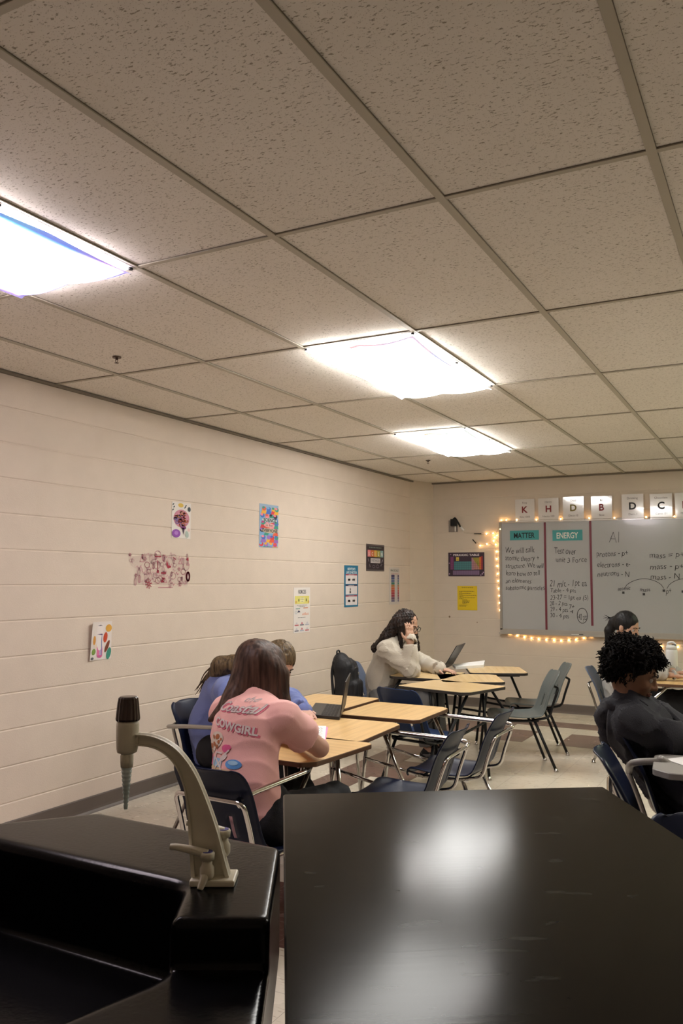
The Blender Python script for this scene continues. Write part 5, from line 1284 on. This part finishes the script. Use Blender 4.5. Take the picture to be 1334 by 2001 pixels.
def garment_top(name, r, org, J, bf, m, cuff='wrist', loose=.016, res=.008, noise=None, hem=.02, hood=False, collar=True, ops=None, shoulder=0, taper=None):
    S = SDF(); L = loose
    low = J['pelvis']-Z*.01
    S.cap(low, J['waist'], .130+L*1.5, .118+L*1.4, bf, .80, .04); S.cap(J['waist'], J['chest'], .118+L*1.4, .138+L*1.2, bf, .76, .04)
    S.cap(J['chest'], J['neck']-(J['neck']-J['chest'])*.26, .136+L, .082+L, bf, .70, .04)
    for q in 'LR':
        S.cap(J['neck']-Z*.045, J['sh'+q], .050+L, .054+L, None, 1, .045)
        e = J['el'+q]; a = J['sh'+q]
        if cuff == 'short':
            end = a.lerp(e, .60); S.cap(a, end+(e-a).normalized()*.05, .054+L, .060+L, None, 1, .02); S.cut(end, (e-a).normalized(), .15)
        else:
            wv = J['wr'+q]; S.cap(a, e, .052+L, .042+L*.9, None, 1, .02); end = e.lerp(wv, .93); S.cap(e, wv+(wv-e).normalized()*.02, .043+L*.9, .031+L*.7, None, 1, .015)
            S.cut(end, (wv-e).normalized(), .058)
    if hood:
        f, s, u = hood
        nb = (-bf+Z*.15).normalized(); n0 = J['neck']
        pts = [n0+s*.085+bf*.02-Z*.03, n0+s*.095+nb*.05-Z*.0, n0+s*.055+nb*.105+Z*.01, n0+nb*.125+Z*.005, n0-s*.055+nb*.105+Z*.01, n0-s*.095+nb*.05, n0-s*.085+bf*.02-Z*.03]
        for a_, b_ in zip(pts[:-1], pts[1:]): S.cap(a_, b_, .036, .036, None, 1, .012)
        S.cap(n0+nb*.10-Z*.03, n0+nb*.10-Z*.12, .075, .03, None, 1, .02)
        S.cap(J['neck']-bf*.055+s*.07-Z*.01, J['neck']-bf*.10-Z*.04, .035, .05, None, 1, .03); S.cap(J['neck']-bf*.055-s*.07-Z*.01, J['neck']-bf*.10-Z*.04, .035, .05, None, 1, .03)
        S.cap(J['neck']-bf*.10-Z*.05, J['neck']-bf*.12-Z*.13, .06, .04, None, 1, .03)
        S.cap(J['neck']+s*.07+bf*.03-Z*.02, J['neck']-bf*.05+s*.085, .03, .035, None, 1, .03); S.cap(J['neck']-s*.07+bf*.03-Z*.02, J['neck']-bf*.05-s*.085, .03, .035, None, 1, .03)
    if ops: ops(S)
    if collar: S.ell(J['neck']+Z*.035+bf*.015, (Vector((1, 0, 0)), Vector((0, 1, 0)), Z), (.066, .062, .05), .012, True)
    S.cut(low-Z*(.06+hem), -Z, .27)
    V, Q = S.mesh(res, noise or folds(.006, .11, 7))
    return npobj(name, V, Q, m, r, tuple(org), 1)

def garment_legs(name, r, org, J, bf, m, res=.009, loose=.014, seed=5):
    S = SDF(); S.cap(J['pelvis']-Z*.0, J['pelvis']+Z*.05, .128+loose, .122+loose, bf, .82, .03)
    for q in 'LR':
        S.cap(J['pelvis'], J['hip'+q], .103+loose*.5, .092+loose, None, 1, .03)
        S.cap(J['hip'+q], J['kn'+q], .086+loose, .060+loose, None, 1, .02); e = J['kn'+q].lerp(J['an'+q], .92); S.cap(J['kn'+q], J['an'+q]-Z*.0, .060+loose, .046+loose, None, 1, .02)
        S.cut(e, (J['an'+q]-J['kn'+q]).normalized(), .075)
    # the seat flattens what rests on it
    z0 = J['pelvis'].z-.095; S.cut(Vector((J['pelvis'].x, J['pelvis'].y, z0)), -Z, .26)
    V, Q = S.mesh(res, folds(.005, .12, seed)); return npobj(name, V, Q, m, r, tuple(org), 1)

def shoes(r, org, J, bf, m):
    tf = Vector((bf.x, bf.y, 0)).normalized()
    for q in 'LR':
        a = J['an'+q]; S = SDF(); b = Vector((a.x, a.y, .045)); S.cap(b-tf*.03, b+tf*.135, .042, .036, None, 1, .02); S.cap(b-tf*.02, b+Z*.04-tf*.01, .040, .038, None, 1, .02); S.cut(Vector((b.x, b.y, .004)), -Z, .3)
        V, Q = S.mesh(.008); npobj('shoe', V, Q, m, r, tuple(org), 1)

def wisps(name, r, org, m, paths, r0=.006, r1=.0015):
    mb = MB()
    for p in paths: mb.tube(p, [r0, r1], 5, sub=4)
    return mb.obj(name, m, r, org, world=True)

# ---------------------------------------------------------------- girl in the pink T-shirt
def pink_girl():
    J = dict(pelvis=(-1.925, 2.90, .485), waist=(-1.965, 2.87, .62), chest=(-2.00, 2.925, .79), neck=(-2.015, 3.03, .925), head=(-2.03, 3.10, 1.03),
             shR=(-1.835, 2.955, .865), elR=(-1.775, 3.15, .722), wrR=(-1.99, 3.33, .705), shL=(-2.175, 3.03, .855), elL=(-2.20, 3.33, .722), wrL=(-2.13, 3.46, .705),
             hipR=(-1.835, 2.90, .475), hipL=(-2.01, 2.94, .475), knR=(-1.78, 3.30, .475), knL=(-1.99, 3.34, .475), anR=(-1.79, 3.36, .09), anL=(-2.0, 3.40, .09))
    r, org, J, (f, s, u), bf = body('person in pink T-shirt with printed back leaning over the near left desk, long brown hair', J, M['skin1'], (.42, .72, -.62), res=.0062,
        hands=dict(R=((-.9, .4, -.1), (0, 0, -1), (.4, .9, 0), .5), L=((.2, .9, -.1), (0, 0, -1), (.9, -.2, 0), .7)))
    tee = garment_top('t_shirt', r, org, J, bf, M['pink'], 'short', .018, .0062, folds(.0042, .13, 12, (1, 1, .7)), hem=.05)
    garment_legs('trousers', r, org, J, bf, M['black']); shoes(r, org, J, bf, M['black'])
    # hair: one heavy fall over the head and the upper back
    c = J['head']; S = SDF(); E3 = (s, f, u)
    S.ell(c+u*.030-f*.022, E3, (.090, .100, .098), .02)
    dn = Vector((0, 0, -1))
    for sx, fx, L, ln, rr in ((.075, -.02, .20, .02, .050), (.045, -.075, .19, -.03, .055), (-.005, -.09, .19, -.05, .055), (-.055, -.07, .20, -.08, .052), (-.085, -.02, .18, -.06, .045), (.088, .035, .19, .03, .036), (-.088, .04, .16, -.03, .034)):
        a = c+s*sx+f*fx+u*.02; mid = a+dn*L*.6-f*.0+s*ln*.3; S.cap(a, mid, rr, rr*.86, None, 1, .035); S.cap(mid, a+dn*L+s*ln+Vector((-.012, -.01, 0)), rr*.86, rr*.42, None, 1, .03)
    S.cap(c+u*.03-f*.08, Vector((-2.09, 2.98, .93)), .07, .055, None, 1, .04); S.cap(Vector((-2.09, 2.98, .93)), Vector((-2.165, 2.90, .845)), .048, .012, None, 1, .03); S.cap(Vector((-2.08, 2.96, .93)), Vector((-2.10, 2.86, .84)), .045, .010, None, 1, .02)
    S.ell(c+f*.10-u*.045, E3, (.060, .05, .10), .02, True)
    V, Q = S.mesh(.006, strands(.0014, .022, 3, c)); hr = npobj('hair', V, Q, M['hair1'], r, tuple(org), 1)
    rnd = random.Random(8); ps = []
    for k in range(34):
        a = rnd.uniform(0, 1); st = c+s*rnd.uniform(-.09, .09)-f*rnd.uniform(.02, .11)+dn*rnd.uniform(.05, .1); e = st+dn*rnd.uniform(.10, .15)+Vector((rnd.uniform(-.05, .02), rnd.uniform(-.05, .01), 0)); ps.append([st, st.lerp(e, .5)-f*.015, e])
    wisps('loose_strands', r, org, M['hair1'], ps, .006, .0012)
    # print on the back of the shirt, laid onto the cloth
    bvh = BVHTree.FromPolygons([tuple(Vector(v.co)+org) for v in tee.data.vertices], [tuple(p.vertices) for p in tee.data.polygons])
    vd = Vector((CF.x, CF.y, -.0)).normalized(); nb = (Vector((-.02, -1, .05))).normalized(); X = Vector((1, -.02, 0)).normalized()
    O = aty(450, 1418, 2.80)
    def lay(mb2d, name, mats, lift):
        out = []
        for x, y, z in mb2d.v:
            x *= 1.16; y *= 1.05
            p = O+X*x+Z*y+nb*.4; h = bvh.ray_cast(p, -nb, .8)
            out.append((h[0]+nb*(lift+z)*1.2 if h[0] is not None else O+X*x+Z*y+nb*.16))
        mb2d.v = [tuple(v) for v in out]; return mb2d.obj(name, mats, r, org, world=True)
    Q2 = Plane((0, 0, 0), (1, 0, 0), (0, 1, 0))
    def tri(mb):      # refine so the print follows the folds
        bmv = [Vector(v) for v in mb.v]; F = [(f_, m_) for f_, m_ in zip(mb.f, mb.m)]
        import bmesh
        bm = bmesh.new(); vv = [bm.verts.new(v) for v in bmv]
        for f_, m_ in F:
            try: q = bm.faces.new([vv[i] for i in f_]); q.material_index = m_
            except ValueError: pass
        bmesh.ops.triangulate(bm, faces=bm.faces[:])
        for _ in range(3):
            E_ = [e for e in bm.edges if e.calc_length() > .014]
            if not E_: break
            bmesh.ops.subdivide_edges(bm, edges=E_, cuts=1)
            bmesh.ops.triangulate(bm, faces=bm.faces[:])
        bm.verts.index_update(); n = MB(); n.v = [tuple(v.co) for v in bm.verts]; n.f = [tuple(v.index for v in q.verts) for q in bm.faces]; n.m = [q.material_index for q in bm.faces]; n.sm = [True]*len(n.f); bm.free(); return n
    sh = mat('print_shadow_pink', (.60, .14, .19), .8); wt = mat('print_white', (.66, .58, .54), .8); gy = mat('print_grey', (.42, .36, .35), .8); gv = mat('print_silver', (.60, .50, .47), .8)
    t = MB(); Q2.text(t, 'COWGIRL', -.083, -.008, h=.030, width=.186, mi=0, bold=.06, slope=-.16, d=0); Q2.text(t, 'Coastal', -.078, .046, h=.034, width=.176, mi=0, bold=.05, shear=.45, slope=-.02, d=0); lay(tri(t), 'lettering_shadow', [sh], .0018)
    t = MB(); Q2.text(t, 'COWGIRL', -.088, -.003, h=.030, width=.184, mi=0, bold=.035, slope=-.16, d=0); lay(tri(t), 'lettering', [wt], .0032)
    t = MB(); Q2.text(t, 'the', .012, .088, h=.016, width=.045, mi=0, shear=.3, bold=.01, d=0); Q2.text(t, 'Coastal', -.083, .050, h=.034, width=.174, mi=0, bold=.03, shear=.45, slope=-.02, d=0); lay(tri(t), 'script_outline', [gy], .0030)
    t = MB(); Q2.text(t, 'Coastal', -.083, .050, h=.034, width=.174, mi=0, bold=.0, shear=.45, slope=-.02, d=0); lay(tri(t), 'script', [gv], .0042)
    t = MB(); br = mat('print_brown', (.40, .13, .05), .8); cr = mat('print_cream', (.66, .56, .46), .8); bl = mat('print_blue', (.10, .30, .62), .8); lb = mat('print_pale_blue', (.30, .50, .66), .8); pk = mat('print_hotpink', (.75, .12, .28), .8); sd = mat('print_sand', (.62, .46, .27), .8)
    ms = [cr, br, bl, lb, pk, sd, wt]
    Q2.disc(t, -.072, -.062, .042, .030, 0, 0, 20, .5); Q2.disc(t, -.095, -.09, .024, .030, 0, 0, 16, -.2); Q2.disc(t, -.118, -.098, .016, .020, 0, 0)
    for x, y, q in ((-.085, -.052, .010), (-.062, -.048, .012), (-.052, -.066, .008), (-.080, -.078, .011), (-.062, -.085, .009), (-.098, -.088, .011), (-.092, -.106, .008), (-.112, -.094, .007), (-.042, -.055, .006), (-.118, -.108, .006)): Q2.disc(t, x, y, q, q*.8, .0012, 1, 9, x*40)
    Q2.disc(t, -.012, -.085, .020, .014, 0, 4, 14, .2); Q2.disc(t, .0, -.080, .012, .010, .001, 4, 10)
    Q2.poly(t, [(-.09, -.155), (.06, -.160), (.06, -.172), (-.095, -.168)], 0, 5); Q2.disc(t, .034, -.137, .034, .017, .0, 2, 16); Q2.disc(t, .032, -.132, .022, .008, .001, 3, 12)
    Q2.poly(t, [(-.085, -.125), (-.02, -.125), (-.02, -.155), (-.085, -.155)], 0, 3)
    for a, b in (((-.065, -.155), (-.060, -.105)), ((-.060, -.105), (-.030, -.105)), ((-.060, -.125), (-.015, -.160)), ((-.05, -.160), (-.010, -.105)), ((-.010, -.105), (.004, -.09)), ((-.02, -.16), (-.03, -.12))): Q2.line(t, [a, b], .006, .0015, 6)
    Q2.disc(t, -.015, -.118, .018, .010, .0013, 6, 12, .7)
    for x in (-.098, -.086): Q2.poly(t, [(x-.004, -.12), (x+.004, -.12), (x+.004, -.158), (x-.004, -.158)], .001, 4)
    lay(tri(t), 'beach_picture', ms, .0022)
pink_girl()

# ---------------------------------------------------------------- girl in the blue hoodie
def blue_girl():
    J = dict(pelvis=(-2.90, 3.98, .485), waist=(-2.95, 3.98, .61), chest=(-2.87, 4.0, .775), neck=(-2.66, 4.02, .905), head=(-2.55, 4.05, .965),
             shR=(-2.76, 3.85, .81), elR=(-2.60, 3.76, .722), wrR=(-2.42, 3.93, .705), shL=(-2.80, 4.17, .82), elL=(-2.60, 4.27, .722), wrL=(-2.44, 4.12, .705),
             hipR=(-2.86, 3.88, .475), hipL=(-2.88, 4.08, .475), knR=(-2.46, 3.86, .475), knL=(-2.46, 4.10, .475), anR=(-2.42, 3.86, .09), anL=(-2.42, 4.10, .09))
    r, org, J, (f, s, u), bf = body('person in blue hoodie bent over the desk by the wall, brown hair, face down', J, M['skin1'], (.80, -.34, -.50), (.50, 0, .86), res=.007,
        hands=dict(R=((.5, .6, -.1), (0, 0, -1), (-.3, .9, 0), .6), L=((.6, -.5, -.1), (0, 0, -1), (.3, .9, 0), .5)))
    garment_top('hoodie', r, org, J, bf, M['bluef'], 'wrist', .028, .0075, folds(.008, .13, 31), hem=.03)
    garment_legs('trousers', r, org, J, bf, M['black'], .010); shoes(r, org, J, bf, M['black'])
    c = J['head']; S = SDF(); E3 = (s, f, u)
    S.ell(c+u*.030-f*.018, E3, (.083, .102, .098), .02); S.ell(c+f*.092-u*.050+s*.0, E3, (.105, .078, .088), .015, True)
    S.cap(c-f*.09+u*.0, J['neck']+Z*.05-bf*.06, .045, .05, None, 1, .04)
    a = J['neck']+Z*.07+Vector((-.02, -.06, 0)); b_ = Vector((-2.84, 3.90, .945)); S.cap(a, b_, .055, .055, None, 1, .03); S.cap(b_, Vector((-2.96, 3.92, .83)), .052, .022, None, 1, .02); S.cap(b_+Vector((-.03, .05, 0)), Vector((-2.99, 4.0, .84)), .045, .018, None, 1, .02)
    V, Q = S.mesh(.006, strands(.003, .02, 9, c)); npobj('hair', V, Q, M['hair2'], r, tuple(org), 1)
    t = c+s*.07+f*.05-u*.05; wisps('front_strand', r, org, M['hair1'], [[c+s*.075+f*.03, t, t-Z*.07+f*.01, t-Z*.12]], .014, .006)
    rnd = random.Random(3); ps = []
    for k in range(18):
        st = Vector((-2.82-rnd.random()*.08, 3.88+rnd.random()*.06, .95-rnd.random()*.03)); ps.append([st, st+Vector((-.06, .0, -.05)), st+Vector((-.12-rnd.random()*.03, rnd.uniform(-.02, .04), -.12-rnd.random()*.03))])
    wisps('loose_strands', r, org, M['hair2'], ps, .006, .0015)
blue_girl()

# ---------------------------------------------------------------- girl in the cream fleece
def cream_girl():
    J = dict(pelvis=(-3.0, 6.42, .49), waist=(-3.02, 6.42, .62), chest=(-2.95, 6.42, .79), neck=(-2.875, 6.42, .945), head=(-2.79, 6.41, 1.065),
             shR=(-2.89, 6.25, .865), elR=(-2.665, 6.20, .725), wrR=(-2.685, 6.235, .935), shL=(-2.94, 6.60, .86), elL=(-2.75, 6.66, .73), wrL=(-2.545, 6.50, .715),
             hipR=(-2.98, 6.33, .475), hipL=(-2.98, 6.52, .475), knR=(-2.60, 6.30, .475), knL=(-2.60, 6.54, .475), anR=(-2.56, 6.30, .09), anL=(-2.56, 6.54, .09))
    r, org, J, (f, s, u), bf = body('person in cream fleece with glasses and long dark curly hair, cheek on hand, at laptop', J, M['skin2'], (.93, -.10, -.30), res=.0062, lipm=mat('lip2', (.38, .15, .12), .5),
        hands=dict(R=((-.10, .10, 1), (-.9, .55, .15), (-.5, -.8, 0), .30), L=((.95, -.15, -.12), (0, 0, -1), (0, -1, 0), .35)))
    garment_top('fleece_jacket', r, org, J, bf, M['cream'], 'wrist', .032, .0075, folds(.009, .12, 17), hem=.04)
    garment_legs('trousers', r, org, J, bf, M['greyf'], .010, .02); shoes(r, org, J, bf, M['black'])
    c = J['head']; S = SDF(); E3 = (s, f, u)
    S.ell(c+u*.030-f*.025, E3, (.090, .100, .100), .02)
    for y, x, zz, rr in ((-.065, -.09, 0, .055), (.0, -.12, 0, .06), (.07, -.09, 0, .055)):
        a = c+s*(-y)-f*.05+Z*.02; m_ = a+Vector((x*.9, y*.4, -.13)); e = a+Vector((x*2.1, y*.7, -.235)); S.cap(a, m_, rr, rr*.95, None, 1, .03); S.cap(m_, e, rr*.95, rr*.5, None, 1, .03)
    S.cap(c+s*.080-f*.01, c+s*.085+f*.0-Z*.16, .034, .026, None, 1, .02); S.cap(c-s*.080+f*.01, c-s*.08+f*.05-Z*.18, .036, .028, None, 1, .02)
    S.ell(c+f*.115-u*.02, E3, (.068, .070, .085), .015, True)
    nz1, nz2 = strands(.004, .030, 5, c), folds(.006, .045, 9)
    V, Q = S.mesh(.0065, lambda P: nz1(P)+nz2(P)); npobj('hair', V, Q, M['hair3'], r, tuple(org), 1)
    rnd = random.Random(12); ps = []
    for k in range(40):
        st = c+s*rnd.uniform(-.09, .09)-f*rnd.uniform(.05, .12)+Z*rnd.uniform(-.10, .02); n_ = 6; p = st; q = [p]
        for i in range(n_): p = p+Vector((-.022+rnd.uniform(-.012, .008), rnd.uniform(-.012, .012), -.028)); q.append(p)
        ps.append(q)
    wisps('loose_curls', r, org, M['hair3'], ps, .007, .002)
    g = MB(); k = 1.0
    for q in (-1, 1):
        e = c+s*q*.033+f*.103-u*.004; pts = [e+s*math.cos(a)*.024+u*math.sin(a)*.018 for a in [2*PI*i/16 for i in range(16)]]; g.tube(pts, .0024, 6, closed=True, sub=1)
        g.tube([c+s*q*.056+f*.102+u*.004, c+s*q*.078+f*.085+u*.005, c+s*q*.082-f*.0+u*.004], .0028, 6, sub=3)
    g.tube([c-s*.011+f*.105+u*.0, c+f*.108+u*.004, c+s*.011+f*.105], .002, 6, sub=3); go = g.obj('glasses', M['blackmetal'], r, org, world=True)
    l = MB()
    for q in (-1, 1): e = c+s*q*.033+f*.1035-u*.004; l.add([e+s*math.cos(2*PI*i/16)*.023+u*math.sin(2*PI*i/16)*.017 for i in range(16)], [tuple(range(16))])
    l.obj('lens', M['glass'], go, org, world=True)
cream_girl()

# ---------------------------------------------------------------- person in the black hoodie
def hoodie_boy():
    J = dict(pelvis=(-.38, 4.07, .49), waist=(-.49, 4.07, .60), chest=(-.61, 4.06, .765), neck=(-.645, 4.05, .885), head=(-.634, 4.04, 1.012),
             shR=(-.62, 3.89, .815), elR=(-.44, 3.95, .765), wrR=(-.22, 4.0, .73), shL=(-.62, 4.23, .815), elL=(-.42, 4.32, .735), wrL=(-.20, 4.22, .715),
             hipR=(-.35, 3.98, .475), hipL=(-.35, 4.16, .475), knR=(.08, 3.96, .475), knL=(.08, 4.18, .475), anR=(.13, 3.96, .09), anL=(.13, 4.18, .09))
    J = {k: (v[0]*.9, v[1]*.905, v[2]+(.047 if v[2] > .3 else 0)) for k, v in J.items()}
    r, org, J, (f, s, u), bf = body('person in black hoodie with round black afro hair, seated at the right edge looking down', J, M['skin3'], (.90, .05, -.38), res=.0058, hk=.98, lipm=mat('lip3', (.22, .08, .06), .45),
        hands=dict(R=((.9, .2, -.1), (0, 0, -1), (.2, .9, 0), .6), L=((.9, -.2, -.1), (0, 0, -1), (-.2, -.9, 0), .5)))
    garment_top('hoodie', r, org, J, bf, M['charcoal'], 'wrist', .026, .0068, folds(.012, .11, 22), hem=.04, collar=False)
    S = SDF(); nb = (-bf+Z*.1).normalized(); n0 = J['neck']+Z*.012
    pts = [n0+s*.080+bf*.045-Z*.045, n0+s*.098+nb*.02-Z*.01, n0+s*.075+nb*.085+Z*.022, n0+nb*.118+Z*.030, n0-s*.075+nb*.085+Z*.022, n0-s*.098+nb*.02-Z*.01, n0-s*.080+bf*.045-Z*.045]
    for a_, b_ in zip(pts[:-1], pts[1:]): S.cap(a_, b_, .030, .030, None, 1, .010)
    for sx in (-.05, .0, .05): S.cap(n0+s*sx+nb*.125-Z*.0, n0+s*sx*.6+nb*.120-Z*.105, .042, .028, None, 1, .02)
    V, Q = S.mesh(.007, folds(.006, .06, 8)); npobj('hood', V, Q, M['charcoal'], r, tuple(org), 1)
    garment_legs('trousers', r, org, J, bf, M['black'], .009, .022); shoes(r, org, J, bf, M['black'])
    c = J['head']+u*.040-f*.030-Z*.010; S = SDF()
    rnd = random.Random(44)
    S.ell(c+Z*.008, ((1, 0, 0), (0, 1, 0), Z), (.104, .100, .086), .02)
    for k in range(46):
        a = rnd.random()*2*PI; z = rnd.uniform(-.5, 1); q = math.sqrt(1-z*z); d = Vector((q*math.cos(a), q*math.sin(a), z)); 
        if d.dot(f) > .55 and d.z < -.05: continue
        p = c+Vector((d.x*.096, d.y*.093, d.z*.088)); S.ell(p, ((1, 0, 0), (0, 1, 0), Z), (.030, .030, .028), .012)
    S.ell(J['head']+f*.110-u*.045, (s, f, u), (.10, .072, .075), .02, True)
    V, Q = S.mesh(.0075, folds(.007, .03, 4)); hr = npobj('hair', V, Q, M['afro'], r, tuple(org), 1)
    tm = MB()                                             # coils standing out from the mass
    idx = rnd.sample(range(len(V)), min(1500, len(V)))
    for i in idx:
        p = Vector(V[i]); d = (p-c).normalized()
        if d.dot(f) > .5 and (p-J['head']).dot(u) < .03: continue
        t = d.orthogonal().normalized(); t2 = d.cross(t); a = rnd.random()*6.28; w_ = t*math.cos(a)+t2*math.sin(a); L = rnd.uniform(.012, .026)
        pts = [p-d*.006, p+d*L*.35+w_*.006, p+d*L*.7-w_*.002+t*.004, p+d*L+w_*.007-Z*.004]
        tm.tube(pts, [.0042, .0016], 4, sub=2)
    tm.obj('coils', M['afro'], hr, org, world=True)
hoodie_boy()

# ---------------------------------------------------------------- far girl with a ponytail
def far_girl():
    J = dict(pelvis=(-1.17, 6.88, .49), waist=(-1.20, 6.88, .62), chest=(-1.17, 6.88, .80), neck=(-1.16, 6.89, .955), head=(-1.115, 6.87, 1.065),
             shR=(-1.15, 6.71, .875), elR=(-1.0, 6.64, .73), wrR=(-.80, 6.72, .715), shL=(-1.16, 7.06, .875), elL=(-1.0, 7.13, .74), wrL=(-.80, 7.02, .715),
             hipR=(-1.14, 6.79, .475), hipL=(-1.14, 6.98, .475), knR=(-.72, 6.76, .50), knL=(-.72, 7.0, .49), anR=(-.62, 6.76, .09), anL=(-.62, 7.0, .09))
    J = {k: (v[0]*1.03, v[1]*1.032, v[2]) for k, v in J.items()}
    r, org, J, (f, s, u), bf = body('person with black ponytail near the whiteboard, mostly hidden behind the afro', J, M['skin2'], (.86, -.35, -.28), res=.0075,
        hands=dict(R=((.9, .2, -.1), (0, 0, -1), (.2, .9, 0), .6), L=((.9, -.2, -.1), (0, 0, -1), (-.2, -.9, 0), .5)))
    garment_top('light_top', r, org, J, bf, mat('pale_cotton', (.42, .40, .37), .9), 'wrist', .018, .009)
    garment_legs('trousers', r, org, J, bf, M['black'], .010, .022); shoes(r, org, J, bf, M['black'])
    c = J['head']; S = SDF(); E3 = (s, f, u)
    S.ell(c+u*.032-f*.022, E3, (.084, .102, .096), .02); S.ell(c+f*.11-u*.03, E3, (.07, .062, .075), .015, True)
    k0 = c-f*.12+u*.0; S.ell(k0, E3, (.04, .04, .04), .03); S.cap(k0, k0+Vector((-.045, 0, -.07)), .040, .035, None, 1, .03); S.cap(k0+Vector((-.045, 0, -.07)), k0+Vector((-.075, 0, -.20)), .034, .008, None, 1, .02)
    V, Q = S.mesh(.0075, strands(.002, .02, 2, c)); npobj('hair', V, Q, M['hair4'], r, tuple(org), 1)
    rnd = random.Random(5); ps = []
    for k in range(9): ps.append([k0, k0+Vector((-.03, 0, .02+rnd.random()*.02)), k0+Vector((-.06-rnd.random()*.03, rnd.uniform(-.02, .02), rnd.uniform(.0, .06)))])
    wisps('loose_strands', r, org, M['hair4'], ps, .004, .001)
far_girl()

# objects the table groups share
for o in bpy.data.objects:
    if o.parent is None and 'kind' not in o and o.type in ('MESH', 'EMPTY') and 'label' not in o: o['label'] = o.name.replace('_', ' '); o['category'] = 'thing'
